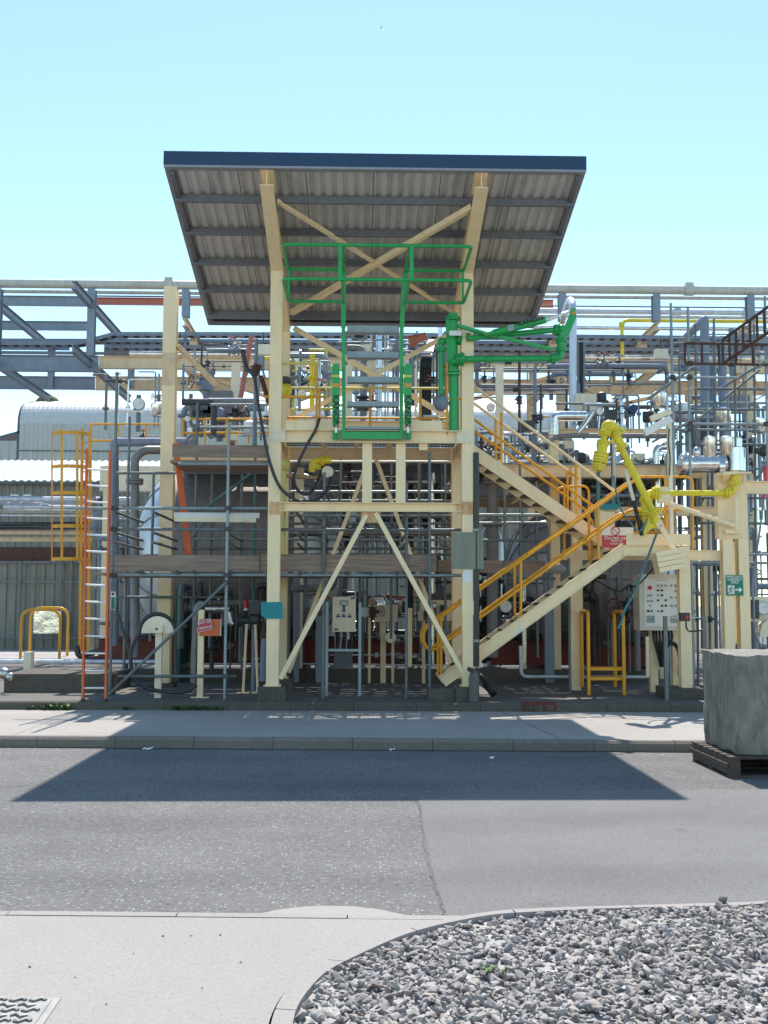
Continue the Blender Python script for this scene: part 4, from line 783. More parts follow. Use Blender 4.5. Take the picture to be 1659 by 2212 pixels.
# ---------------------------------------------------------------- concrete block on pallet, right foreground
pa_ = G(1579, 1681, 0); pl = G(1505, 1636, 0)
t = thing('wooden_pallet', 'dark weathered wooden pallet under the big concrete block', 'pallet', pa_)
px, py, pw, plg = pa_.x, pa_.y, 1.25, 1.2
dxl = (pl.x - pa_.x)
for k in range(7): m = MB(); y0 = py + k * .178; m.box((px - .01, y0, .183 + rnd.uniform(-.002, .002)), (px + pw, y0 + .13, .205)); part('top_board', m, M['pallet'], t)
for k in range(3): m = MB(); x0 = px + k * .56; m.box((x0, py + .006, .026), (x0 + .1, py + plg - .004, .18)); part('bearer', m, M['pallet'], t)
for k in range(3): m = MB(); y0 = py + k * .54; m.box((px - .005, y0, .003), (px + pw, y0 + .1, .024)); part('bottom_board', m, M['pallet'], t)
m = MB(); m.box((px - .028, py + .03, .085), (px - .003, py + plg, .135)); part('side_board', m, M['pallet'], t)
bm = bmesh.new(); bmesh.ops.create_cube(bm, size=1); bmesh.ops.subdivide_edges(bm, edges=bm.edges, cuts=22, use_grid_fill=True)
from mathutils import noise
bx, by, bs_, bh = px + .095, py + .09, 1.02, .985
for v in bm.verts:
    p = v.co.copy(); r = .5 - .018; q = V([max(-r, min(r, c)) for c in p]); e = p - q
    if e.length > 1e-6: p = q + e.normalized() * .018
    nz = noise.fractal(p * 3.1, 1, 2, 5) * .006
    edge = sorted((abs(p.x), abs(p.y), abs(p.z)))[1]
    if edge > .44: nz -= max(0, noise.noise(p * 7)) * .03 * (edge - .44) / .06
    if p.z > .47: nz += .008 + (p.y + .5) * .012 + noise.fractal(p * 9, 1, 2, 4) * .012
    p = p * (1 + nz * 2); v.co = V((p.x * bs_, p.y * bs_, p.z * bh))
m = MB(); m.add([(v.co.x + bx + bs_ / 2, v.co.y + by + bs_ / 2, v.co.z + .207 + bh / 2) for v in bm.verts], [[w.index for w in f.verts] for f in bm.faces], True); bm.free()
solo('concrete_block', m, M['block'], 'large rough stained concrete block sitting on a pallet at the right edge', 'concrete block')
# ---------------------------------------------------------------- things at the foot of the gantry
def box3(k, x0, y0, x1, y1, Y, d): a, b = ZP(k, x0, y1, Y), ZP(k, x1, y0, Y); m = MB(); m.box((a.x, Y, a.z), (b.x, Y + d, b.z)); return m, a, b
t = thing('control_box', 'small beige control box with a display, on a grey post frame inside the gantry', 'control box', P(742, 1470, 17.0)); Y = 16.95
m, a, b = box3('g', 1385, 773, 1582, 1068, Y, .17); part('enclosure', m, M['panel'], t)
m = MB(); c, d_ = ZP('g', 1450, 845, Y), ZP('g', 1518, 802, Y); m.box((c.x, Y - .02, c.z), (d_.x, Y - .001, d_.z)); part('display_bezel', m, M['greypipe'], t)
m = MB(); c, d_ = ZP('g', 1460, 838, Y), ZP('g', 1510, 815, Y); m.box((c.x, Y - .024, c.z), (d_.x, Y - .0205, d_.z)); part('display', m, M['display'], t)
for x, y_, w in ((1482, 851, 32), (1480, 892, 34), (1433, 939, 34), (1480, 938, 36), (1530, 940, 34), (1418, 1048, 34), (1557, 785, 36)): c = ZP('g', x, y_, Y); m = MB(); ww = w * .25585 / 137 / 2; m.box((c.x - ww, Y - .004, c.z - .016), (c.x + ww, Y - .0005, c.z + .016)); part('label_plate', m, M['labelblue'], t)
for x, y_, r, mm in ((1482, 871, .022, 'dark'), (1433, 921, .012, 'brown'), (1480, 922, .014, 'brown'), (1530, 921, .012, 'brown'), (1410, 833, .012, 'galv'), (1408, 1008, .012, 'galv')): m = MB(); m.disc(ZP('g', x, y_, Y - .01), YY, r, .02, 10); part('button', m, M[mm], t)
for x0, y0 in ((1341, 815), (1618, 820)): m = MB(); a = ZP('g', x0, y0, Y + .1); m.bar((a.x, a.y, GZ), a, .045, .045, YY); part('post', m, M['galv'], t)
m = MB(); m.bar(ZP('g', 1330, 1222, Y + .1), ZP('g', 1630, 1225, Y + .1), .04, .05, YY); part('cross_bar', m, M['galv'], t)
for i in range(9): x = 1400 + i * 19; m = MB(); m.tube(spline([ZP('g', x, 1070, Y + .08), ZP('g', x + rnd.uniform(-8, 8), 1120, Y + .06), ZP('g', x + rnd.uniform(-14, 14), 1215, Y + .1)], 4), .011, 6); part('cable', m, M['black' if i % 3 else 'galv'], t)
m = MB(); a, b = ZP('g', 1400, 1370, Y + .2), ZP('g', 1550, 1235, Y + .2); m.box((a.x, Y + .15, a.z), (b.x, Y + .3, b.z)); part('terminal_box', m, M['dark'], t)
# hose stand with half round saddle
t = thing('hose_saddle', 'cream half round hose saddle on a flat post in front of the big cream column', 'hose stand', P(344, 1486, 16.55)); Y = 16.6
m = MB(); pts = [ZP('B', 1240 + 127 * math.cos(a), 1228 - 132 * math.sin(a), Y) for a in [math.pi * i / 18 for i in range(19)]]; m.slab(pts, (0, .2, 0)); part('saddle', m, M['pale'], t)
m = MB(); a = ZP('B', 1254, 1228, Y + .1); m.box((a.x - .05, Y + .06, GZ), (a.x + .05, Y + .14, a.z)); part('post', m, M['pale'], t)
m, a, b = box3('B', 1192, 1165, 1280, 1228, Y - .07, .065); part('junction_box', m, M['pale'], t)
m = MB(); c = ZP('B', 1232, 1195, Y - .08); m.disc(c, YY, .018, .02, 8); part('lock', m, M['brown'], t)
B = lambda x, y_, yy=Y + .1: ZP('B', x, y_, yy)
arc = [B(1240 + 143 * math.cos(a), 1228 - 150 * math.sin(a)) for a in [math.pi * i / 10 for i in range(11)]]
m = MB(); m.tube(spline([B(1385, 1600), B(1383, 1450)] + arc + [B(1062, 1290), B(1030, 1400, Y), B(1040, 1530, Y), B(1080, 1610, Y), B(1180, 1670, Y), B(1340, 1692, Y), B(1480, 1685, Y), B(1545, 1630, Y)], 5), .03, 10); solo('hose', m, M['hose'], 'thick black hose draped over the cream half round saddle and curling at its foot', 'hose')
t = thing('hose_post', 'cream square post holding the hose and faded red and orange notices', 'post', P(434, 1483, 16.7)); Y = 16.75
x = P(434, 1400, Y).x; m = MB(); m.box((x - .045, Y - .045, GZ), (x + .045, Y + .045, P(434, 1317, Y).z)); part('post', m, M['cream'], t)
m = MB(); m.box((x - .14, Y - .06, GZ - .002), (x + .14, Y + .06, GZ + .012)); part('foot_plate', m, M['cream'], t)
m = MB(); m.tube(spline([ZP('g', 215, 1500, Y + .1), ZP('g', 218, 1250, Y + .1), ZP('g', 232, 1000, Y + .05), ZP('g', 240, 880, Y), ZP('g', 265, 835, Y), ZP('g', 295, 835, Y)], 6), .05, 12); solo('hose', m, M['greypipe'], 'dark upright hose bent over the post behind the red notice', 'hose')
t = thing('notice', 'orange rectangular notice with a pale edge on the cream hose post', 'sign', P(455, 1374, Y)); Y = 16.66
m, a, b = box3('g', 262, 962, 440, 1103, Y, .004); part('plate', m, M['orange'], t)
m = MB(); m.box((b.x + .001, Y, a.z), (b.x + .012, Y + .02, b.z)); part('edge', m, M['white'], t)
for k in range(3): m = MB(); c = ZP('g', 395, 985 + k * 22, Y - .003); m.box((c.x - .1, Y - .004, c.z - .006), (c.x + .1, Y - .0005, c.z + .006)); part('faded_line', m, M['salmon'], t)
t = thing('notice', 'faded red OUT OF SERVICE notice hanging tilted over the orange notice', 'sign', P(443, 1365, Y)); Y = 16.62
c = [ZP('g', *p, Y) for p in ((258, 976), (354, 957), (371, 1045), (243, 1074))]; m = MB(); m.slab(c, (0, .004, 0)); part('plate', m, M['signred'], t)
xd = (c[1] - c[0]).normalized(); ydn = V((-xd.z, 0, xd.x)); cc = (c[0] + c[1] + c[2] + c[3]) / 4 - V((0, .004, 0))
m = MB(); m.text('OUT OF', cc + ydn * .045, xd, ydn, .056); part('lettering', m, M['white'], t); m = MB(); m.text('SERVICE', cc - ydn * .04, xd, ydn, .054); part('lettering', m, M['white'], t)
m = MB(); 
for a, b in zip(c, c[1:] + c[:1]): m.bar(a - V((0, .003, 0)), b - V((0, .003, 0)), .006, .006)
part('border', m, M['white'], t)
# valve actuator on thin supports
t = thing('valve_actuator', 'dark electric valve actuator with a red topped lamp beside the left gantry column', 'valve', P(545, 1483, 17.6)); Y = 17.6; S = lambda x, y_, yy=Y: ZP('S', x, y_, yy)
m = MB(); a, b = S(1195, 775), S(1355, 600); m.box((a.x, Y - .1, a.z), (b.x, Y + .12, b.z)); part('gearbox', m, M['dark'], t)
m = MB(); m.lathe(S(1275, 930), UP, [(0, .08), (.04, .12), (.12, .12), (.17, .07)], 12); m.tube([S(1040, 870), S(1400, 870)], .07, 10); m.flange(S(1050, 870), XX, .12); m.flange(S(1410, 870), XX, .12); part('valve_body', m, M['dark'], t)
m = MB(); m.lathe(S(1147, 690), UP, [(0, .04), (.1, .04), (.13, .02)], 10); part('lamp', m, M['red'], t); m = MB(); m.lathe(S(1147, 725), UP, [(0, .042), (.032, .042)], 10); part('lamp_base', m, M['white'], t)
m = MB(); m.pipe([S(550, 700), S(780, 700), S(880, 740), S(925, 900), S(960, 930)], .065, .2, 12); m.lathe(S(630, 700), XX, [(0, .075), (.3, .075)], 12); part('foil_pipe', m, M['foil'], t)
for xs in ((1155, 1105), (1285, 1320)):
    m = MB(); b = S(xs[1], 1835); b.z = GZ; a = S(xs[0], 940); m.tube([b, a], .022, 8); m.disc(a, YY, .03, .05, 8); m.disc(b.lerp(a, .5), UP, .034, .03, 8); m.box((b.x - .1, b.y - .04, b.z), (b.x + .1, b.y + .04, b.z + .012)); part('support_leg', m, M['cream'], t)
m = MB(); a = S(1255, 1000, Y + .2); m.bar((a.x, a.y, GZ), a, .05, .05, YY); part('support_leg', m, M['bluegrey'], t)
m = MB(); a, b = S(1410, 1130, Y - .3), S(1385, 1770, Y - .3); m.tube([a, b], .045, 10); solo('drain_pipe', m, M['bluegrey'], 'blue grey stub pipe standing just left of the left gantry column foot', 'pipe')
m = MB(); m.lathe(S(1400, 1140, Y - .3), UP, [(0, .06), (.1, .05), (.16, .03), (.24, .02)], 10); solo('valve', m, M['brown'], 'rusty red valve on top of the blue grey stub pipe by the left column', 'valve')
# black downpipe at the right front column, stump, drain
Y = FY - .08; m = MB(); m.tube([P(1028.5, 1440, Y), P(1028, 978, Y)], .05, 12); t = thing('downpipe', 'black plastic downpipe clamped to the right front gantry column', 'downpipe', P(1028, 1440, Y)); part('pipe', m, M['blackp'], t)
for v in (1148, 1387): m = MB(); m.lathe(P(1028, v, Y), UP, [(0, .053), (.04, .053)], 12); part('clamp', m, M['galv'], t)
m = MB(); m.tube([P(1037, 1460, Y), P(1066, 1500, Y - .35)], .055, 12, cap=True); solo('downpipe_offcut', m, M['blackp'], 'loose black pipe length lying slanted at the foot of the downpipe', 'pipe')
m = MB(); m.lathe(V((P(1024, 1500, 16.1).x, 16.1, GZ)), UP, [(0, .078), (.36, .078), (.43, .06), (.47, .03)], 14); solo('concrete_stump', m, M['slabm'], 'small round concrete stump with a worn top beside the right gantry plinth', 'bollard')
m = MB(); m.wheel(P(1020, 1449, 16.1), V((.2, -.2, 1)), .05, .016); m.tube([P(1010, 1444, 16.1), P(1034, 1452, 16.1)], .03, 8); solo('valve', m, M['brown'], 'small rusty valve lying on top of the round concrete stump', 'valve')
t = thing('drain_inlet', 'red framed drain inlet set into the upper kerb right of the gantry', 'drain', P(1166, 1539, 15.3)); Y = IY(P(1166, 1530, 15.4).x) - .012
m = MB(); a, b = P(1130, 1539, Y), P(1202, 1520, Y); zt = .245
m.box((a.x, Y, .126), (a.x + .04, Y + .2, zt)); m.box((b.x - .04, Y, .126), (b.x, Y + .2, zt)); m.box((a.x + .04, Y, zt - .03), (b.x - .04, Y + .2, zt)); m.box((a.x + .04, Y, .126), (b.x - .04, Y + .2, .14))
for k in (.33, .66): x = a.x + (b.x - a.x) * k; m.box((x - .01, Y + .002, .14), (x + .01, Y + .19, zt - .03))
part('frame', m, M['redsteel'], t); m = MB(); m.box((a.x + .045, Y + .12, .142), (b.x - .045, Y + .19, zt - .034)); part('opening', m, M['ink'], t)
# step-over with two yellow hoops under the landing
t = thing('step_over', 'yellow step over with two hoop handrails under the stair landing', 'steps', P(1300, 1486, 17.3)); 
for u0, u1, yy in ((1256, 1271, 0), (1328, 1347, 0)):
    y0, y1 = 17.25, 18.1; xa = P(u1 if u0 < 1300 else u1, 1400, y0).x; zt = P(1300, 1321, y0).z
    m = MB(); m.pipe([(xa, y0, GZ), (xa, y0, zt), (P(u0, 1400, y1).x, y1, zt), (P(u0, 1400, y1).x, y1, .3)], .03, .12, 8); part('hoop_rail', m, M['rail'], t)
for v, y0 in ((1443, 17.4), (1464, 17.28)): m = MB(); a, b = P(1272, v, y0), P(1347, v, y0); m.box((a.x, y0, a.z - .04), (b.x, y0 + .26, a.z + .012)); part('step_tread', m, M['rail'], t)
# control cabinet
t = thing('control_cabinet', 'cream control cabinet full of buttons and lamps behind the landing column', 'control cabinet', P(1425, 1362, 17.9)); Y = 17.6; l = lambda x, y_, yy=Y: ZP('L', x, y_, yy)
m, a, b = box3('L', 442, 360, 800, 850, Y, .4); part('enclosure', m, M['cabinet'], t)
m, a, b = box3('L', 484, 400, 790, 814, Y - .012, .011); part('fascia', m, M['white'], t)
for cx_, cy, r, c in ((530, 477, .038, 'red'), (516, 543, .02, 'galv'), (541, 543, .02, 'galv'), (510, 592, .018, 'galv'), (530, 592, .018, 'galv'), (550, 592, .018, 'galv'), (530, 634, .012, 'ink'), (514, 681, .022, 'ink'), (546, 681, .022, 'signgreen'), (600, 458, .022, 'display'), (634, 458, .022, 'display'), (667, 458, .022, 'display'), (717, 458, .022, 'display'), (758, 459, .022, 'signgreen'), (600, 500, .02, 'ink'), (634, 500, .02, 'ink'), (760, 505, .022, 'red'), (600, 543, .02, 'galv'), (635, 543, .022, 'ink'), (717, 562, .022, 'display'), (760, 563, .022, 'amber'), (601, 587, .02, 'ink'), (669, 586, .02, 'ink'), (636, 634, .02, 'ink'), (670, 634, .02, 'ink'), (720, 634, .022, 'galv'), (760, 634, .022, 'galv'), (601, 681, .02, 'galv'), (636, 681, .02, 'ink')):
    m = MB(); m.disc(l(cx_, cy, Y - .022), YY, r * .9, .02, 10); part('button', m, M[c], t)
for x0, x1 in ((500, 565), (710, 772)):
    m = MB(); a, b = l(x0, 782), l(x1, 722); m.box((a.x, Y - .03, a.z), (b.x, Y - .0125, b.z)); mt_ = part('meter', m, M['galv'], t); m = MB(); a, b = l(x0 + 10, 757), l(x1 - 8, 738); m.box((a.x, Y - .034, a.z), (b.x, Y - .0305, b.z)); part('meter_display', m, M['display'], mt_)
m = MB(); a, b = l(575, 413), l(680, 408); m.box((a.x, Y - .0135, a.z), (b.x, Y - .0122, b.z)); part('title_strip', m, M['galv'], t)
for i in range(7): m = MB(); x = 560 + i * 26; m.tube(spline([l(x, 852, Y + .15), l(x + 5, 930, Y + .1), l(600 + i * 8, 1060, Y + .1), l(625 + i * 4, 1170, Y + .12)], 5), .02, 8); part('cable', m, M['black'], t)
m = MB(); m.tube(spline([l(650, 1170, Y), l(650, 1000, Y), l(700, 960, Y - .05), l(760, 985, Y - .05), l(790, 1080, Y), l(790, 1250, Y)], 6), .035, 8); part('cable', m, M['black'], t)
for x in (555, 750): m = MB(); a = l(x, 852, Y + .25); m.bar((a.x, Y + .25, GZ), a, .13, .1, YY); part('support_post', m, M['cream'], t)
m = MB(); m.bar(l(505, 905, Y - .2), l(510, 1260, Y - .2), .05, .05, YY); solo('conduit', m, M['pale'], 'short cream upright conduit just left of the cabinet cables', 'conduit')
# emergency stop stand
t = thing('stop_button_stand', 'galvanised frame stand carrying a grey emergency stop box with a red button', 'stand', P(1478, 1500, 16.35)); Y = 16.3
for x0 in (662, 1002): m = MB(); a = l(x0, 725, Y); m.bar((a.x, Y, GZ), a, .055, .05, YY); part('post', m, M['oldtube'], t)
m = MB(); m.bar(l(650, 737, Y - .03), l(1005, 737, Y - .03), .008, .06, YY); part('cross_bar', m, M['galv'], t)
m = MB(); m.bar(l(695, 736, Y - .042), l(970, 737, Y - .042), .01, .05, YY); part('white_strip', m, M['white'], t)
m, a, b = box3('L', 800, 695, 880, 770, Y - .15, .1); part('stop_box', m, M['dark'], t); m = MB(); m.disc(l(852, 735, Y - .17), YY, .03, .04, 12); part('red_button', m, M['red'], t)
m = MB(); m.tube(spline([l(845, 770, Y - .1), l(848, 820, Y - .08), l(870, 855, Y - .05), l(940, 855, Y), l(990, 845, Y)], 5), .012, 6); part('cable', m, M['black'], t)
# gas hoses hanging by the landing
m = MB(); m.tube(spline([qk(225, 640, 16.4), qk(250, 800, 16.4), qk(300, 960, 16.4), qk(390, 1090, 16.4), qk(470, 1150, 16.4), qk(540, 1040, 16.4)], 6), .014, 6); solo('air_hose', m, M['tealtube'], 'thin teal hose looping from the yellow loader above the prohibition sign', 'hose')
m = MB(); m.tube(spline([qk(625, 1175, 16.3), qk(560, 1350, 16.3), qk(490, 1530, 16.3), qk(420, 1720, 16.25), qk(330, 1880, 16.2), qk(300, 1990, 16.2), qk(265, 2060, 16.2)], 6), .019, 8); solo('air_hose', m, M['tealtube'], 'long teal hose hanging loose below the yellow loader counterweight', 'hose')
m = MB(); m.tube(spline([l(630, 240, 17.2), l(540, 330, 17.2), l(460, 420, 17.2), l(400, 465, 17.3), l(330, 465, 17.4), l(280, 505, 17.4), l(200, 490, 17.4), l(100, 435, 17.4), l(40, 405, 17.4)], 5), .013, 6); solo('cable', m, M['black'], 'thin black cable sagging across the dark vessel below the landing', 'cable')
# black hoses looping under the platform
E = lambda x, y_, yy: ZP('E', x, y_, yy)
m = MB(); m.tube(spline([E(630, 130, 16.6), E(660, 260, 16.6), E(725, 350, 16.4), E(760, 580, 16.25), E(800, 800, 16.2), E(850, 1040, 16.2), E(930, 1250, 16.2), E(1030, 1350, 16.25), E(1130, 1392, 16.3), E(1270, 1365, 16.5), E(1350, 1270, 16.7), E(1372, 1175, 16.9)], 7), .026, 10); solo('hose', m, M['hose'], 'long black hose sagging in a big loop across the left gantry column', 'hose')
m = MB(); m.tube(spline([E(1275, 690, 16.25), E(1240, 790, 16.2), E(1165, 920, 16.2), E(1090, 1080, 16.25), E(1058, 1200, 16.3), E(1090, 1290, 16.4), E(1160, 1330, 16.5), E(1230, 1280, 16.7), E(1290, 1140, 17)], 7), .024, 10); solo('hose', m, M['hose'], 'black hose hanging from the platform edge in a tight inner loop', 'hose')
m = MB(); m.disc(E(1345, 1140, 16.85), V((.2, 1, 0)), .092, .05, 16)
for j in range(6): m.disc(E(1345, 1140, 16.82) + V((math.cos(j * 1.047), 0, math.sin(j * 1.047))) * .068, YY, .014, .03, 6)
solo('blank_flange', m, M['pale'], 'round cream blank flange with bolts at the end of the looping hoses', 'flange')
t = thing('gas_valve', 'pale yellow upright pipe with a capped valve head just right of the left gantry column', 'valve', E(970, 1830, 16.8))
m = MB(); m.tube([E(982, 1120, 16.8), E(970, 1830, 16.8)], .03, 10); part('pipe', m, M['paleyellow'], t)
m = MB(); m.lathe(E(985, 1130, 16.8), UP, [(0, .05), (.03, .08), (.12, .085), (.17, .07), (.19, .03)], 12); part('valve_head', m, M['paleyellow'], t)
m = MB(); m.pipe([E(1215, 1140, 17), E(1218, 1070, 17), E(1250, 1045, 17), E(1375, 1040, 17)], .058, .2, 12); m.flange(E(1238, 1100, 17), UP, .1, .025); m.flange(E(1300, 1045, 17), XX, .09, .02); solo('pipe_elbow', m, M['yellow'], 'bright yellow flanged pipe elbow just under the platform floor', 'pipe')
m = MB(); m.bar(E(970, 1170, 17.1), E(1285, 1195, 17.1), .05, .16, YY); solo('timber_prop', m, M['wood'], 'brown timber beam propped under the yellow elbow behind the hoses', 'timber')
t = thing('strip_light', 'long cream fluorescent strip light bolted across the big cream column', 'light fitting', P(470, 1126, 16.9)); Y = 16.85
m = MB(); m.bar(E(50, 1505, Y), E(770, 1510, Y), .1, .08, UP); part('diffuser', m, M['white'], t); m = MB(); m.bar(E(55, 1540, Y - .01), E(740, 1548, Y - .01), .09, .075, UP); part('housing', m, M['pale'], t)
t = thing('strip_light', 'tilted grey and white strip light on the cream pole right of the yellow loader', 'light fitting', P(1440, 940, 17)); y = 17.0
m = MB(); m.bar(qk(510, 240, y), qk(755, 110, y), .1, .12, UP); part('diffuser', m, M['white'], t); m = MB(); m.bar(qk(570, 110, y), qk(755, 40, y), .1, .09, UP); part('bracket', m, M['pale'], t)
m = MB(); x = P(1447, 1000, y).x; m.bar((x, y, P(1447, 1170, y).z), (x, y, P(1447, 905, y).z), .06, .09, YY); part('pole', m, M['pale'], t); m = MB(); m.tube(spline([qk(742, 200, y - .05), qk(735, 330, y - .05), qk(750, 480, y - .05), qk(742, 640, y - .05)], 5), .01, 6); part('cable', m, M['black'], t)
# low concrete step on the left
a, b = G(20, 1492, GZ), G(250, 1492, GZ); m = MB(); m.box((a.x, 17.75, .15), (b.x, 19.2, .53)); solo('concrete_step', m, M['oldconc'], 'low stained concrete plinth behind the foot of the tall orange ladder', 'plinth')
M['mirror'] = mat('crumpled_foil_sheet', (.6, .62, .62), .12, metal=1, var=.1, bump=.9, bscale=3.5)
# ---------------------------------------------------------------- sheds behind
def corr(mb, x0, x1, yf, z0, z1, pit=.25, dep=.035, y1=None):     # corrugated sheet standing (z0..z1) or sloping back to y1
    y1 = yf if y1 is None else y1; xs = []; x = x0
    while x < x1: xs += [(x, 0), (x + pit * .4, 0), (x + pit * .5, dep), (x + pit * .9, dep)]; x += pit
    n = len(xs); up = abs(y1 - yf) > .01
    vs = [(a, yf - (0 if up else d), z0 + (d if up else 0)) for a, d in xs] + [(a, y1 - (0 if up else d), z1 + (d if up else 0)) for a, d in xs]
    mb.add(vs, [(i, i + 1, n + i + 1, n + i) for i in range(n - 1)]); return mb
SB = 60; sx0, sx1 = P(42, 920, SB).x, 12.0
t = thing('barrel_eave_shed', 'big pale ribbed shed with a curved eave far behind the left side of the plant', 'industrial shed', ((sx0 + sx1) / 2, SB, .23))
ze = P(100, 915, SB).z; m = corr(MB(), sx0 + .02, sx1, SB, .2, ze, .26, .03); part('wall', m, M['shed'], t)
prof_ = [(SB - 0, ze)] + [(SB + 1.5 - 1.5 * math.cos(a), ze + 1.4 * math.sin(a)) for a in [math.pi / 2 * .75 * i / 7 for i in range(1, 8)]]
zr_ = P(128, 853, SB + 12).z; prof_.append((SB + 12, zr_)); prof_.append((SB + 24, zr_ - 3))
m = MB(); xs = []; x = sx0
while x < sx1: xs += [(x, 0), (x + .1, 0), (x + .13, .014), (x + .23, .014)]; x += .26
for i in range(len(prof_) - 1):
    (ya, za), (yb, zb_) = prof_[i], prof_[i + 1]; n = len(xs); nv = V((0, -(zb_ - za), yb - ya)).normalized()
    m.add([(a, ya + nv.y * d, za + nv.z * d) for a, d in xs] + [(a, yb + nv.y * d, zb_ + nv.z * d) for a, d in xs], [(k, k + 1, n + k + 1, n + k) for k in range(n - 1)])
part('roof', m, M['shedroof'], t)
m = MB(); m.slab([(sx0, y, zz) for y, zz in prof_] + [(sx0, SB + 24, .2), (sx0, SB, .2)], (-.12, 0, 0)); part('gable', m, M['shedtrim'], t)
m = MB(); m.bar((sx0, SB - .05, ze - 1.55), (sx1, SB - .05, ze - 1.55), .06, .05, UP); part('flashing', m, M['shedtrim'], t)
m = MB(); a, b = P(-160, 990, SB), P(42, 934, SB); corr(m, a.x - 3, sx0 - .15, SB + .1, .2, P(20, 944, SB).z - .2, .45, .06); part('annex_wall', m, M['shed'], t)
m = MB(); m.slab([P(-160, 990, SB), P(42, 935, SB), P(42, 930, SB), P(-160, 985, SB)], (0, 14, 0)); part('annex_roof', m, M['shedtrim'], t)
c = P(80, 892, 66); m = MB(); m.lathe(c - UP * 3, UP, [(0, .55), (3.6, .55), (3.9, .1)], 14); solo('vent_stack', m, M['whitepipe'], 'pale vent stack behind the curved eave shed, half hidden by the grey beam', 'vent')
c = P(103, 873, 64); m = MB(); m.ball(c, .75, 14, 1, .8, .75); m.lathe(c - UP * 2, UP, [(0, .4), (2, .5)], 12); solo('roof_cowl', m, M['moss'], 'mossy dark green rounded cowl on the shed roof beside the pale stack', 'vent')
SL = 42; t = thing('low_shed', 'low corrugated shed with a bright sheet roof and drab wall behind the left pipes', 'industrial shed', (-10, SL, .23))
x0, x1 = -26.0, P(1330, 1100, SL).x; zl = P(90, 1040, SL).z
m = corr(MB(), x0, x1, SL, .2, zl, .3, .045); part('wall', m, M['shedold'], t)
m = corr(MB(), x0, x1, SL - .25, zl - .02, P(90, 996, SL + 6).z, .3, .05, SL + 6); part('roof', m, M['shedroof'], t)
m = MB(); m.box((x0, SL - .2, zl - .14), (x1, SL - .08, zl - .03)); part('gutter', m, M['shedtrim'], t)
m = MB()
t2 = thing('low_brick_wall', 'rusty brown wall strip and frame below the left pipe run', 'wall', (P(60, 1215, 34).x, 34, .23))
m = MB(); a, b = P(-60, 1212, 34), P(185, 1182, 34); m.box((a.x - 4, 34, a.z), (b.x + 3, 34.15, b.z)); part('capping', m, M['brown'], t2)
m = corr(MB(), a.x - 4, b.x + 3, 34.1, .2, a.z, .3, .04); part('sheeting', m, M['shedold'], t2)
for v in (1214, 1257, 1378): m = MB(); m.bar(P(-60, v, 33.9), P(200, v, 33.9), .05, .06, UP); part('rail', m, M['oldtube'], t2)
for u in (42, 130, 152): m = MB(); a = P(u, 1300, 33.85); m.bar((a.x, a.y, .24), (a.x, a.y, P(u, 1213, 33.85).z), .06, .06, YY); part('upright', m, M['oldtube'], t2)
m = MB(); a, b = P(74, 1368, 33.4), P(134, 1320, 33.4); m.box((a.x, 33.3, a.z), (b.x, 33.45, b.z)); solo('foil_cover', m, M['mirror'], 'shiny crumpled foil faced cover on the drab wall behind the yellow hoops', 'cover')
yg = [G(-120, 1424, .24), G(178, 1424, .24)]; setting('gravel_yard', sheet([(-30, yg[0].y), (yg[1].x + .4, yg[1].y), (yg[1].x + .4, 33.9), (-30, 33.9)], .24), M['gravelfar'])
for (u0, u1, v, Y, w) in ((47, 131, 1317, 28.2, 'nearer and lower of the two yellow hoop barriers on the gravel'), (67, 148, 1313, 29.6, 'farther of the two yellow hoop barriers on the gravel, shifted right')):
    a, b = P(u0, v, Y), P(u1, v, Y); m = MB(); m.pipe([(a.x, Y, .24), a, b, (b.x, Y, .24)], .038, .3, 10); solo('hoop_barrier', m, M['rail'], w, 'barrier', 'yellow hoop barriers')
# ---------------------------------------------------------------- caged ladder
Y = 27.0; t = thing('caged_ladder', 'orange yellow fixed ladder with a hooped safety cage on the far left column', 'ladder', P(175, 1390, Y))
for u in (173, 191): a, b = P(u, 1390, Y), P(u + 5, 925, Y); a.z = .24; m = MB(); m.bar(a, b, .07, .03, YY); part('stile', m, M['rail'], t)
a0, a1, b0, b1 = P(173, 1390, Y), P(178, 925, Y), P(191, 1390, Y), P(196, 925, Y)
for i in range(22): k = (i + .5) / 22; m = MB(); m.tube([a0.lerp(a1, k), b0.lerp(b1, k)], .014, 6); part('rung', m, M['rail'], t)
def hoop(v): c = P(152, v, Y - .2); zz = c.z; xa, xb = P(112, v, Y).x, P(196, v, Y).x; return [V(((xa + xb) / 2 + (xb - xa) / 2 * math.cos(a), Y - .42 * math.sin(a), zz)) for a in [math.pi * i / 12 for i in range(13)]]
for v in (937, 1009, 1066, 1137, 1208):
    m = MB(); pts = hoop(v); 
    for p_, q_ in zip(pts, pts[1:]): m.bar(p_, q_, .012, .085, UP)
    part('cage_hoop', m, M['rail'], t)
for i in (1, 4, 7, 10, 12):
    m = MB(); m.bar(hoop(1208)[i], hoop(930)[i], .06, .014, YY if i in (4, 7) else XX); part('cage_strap', m, M['rail'], t)
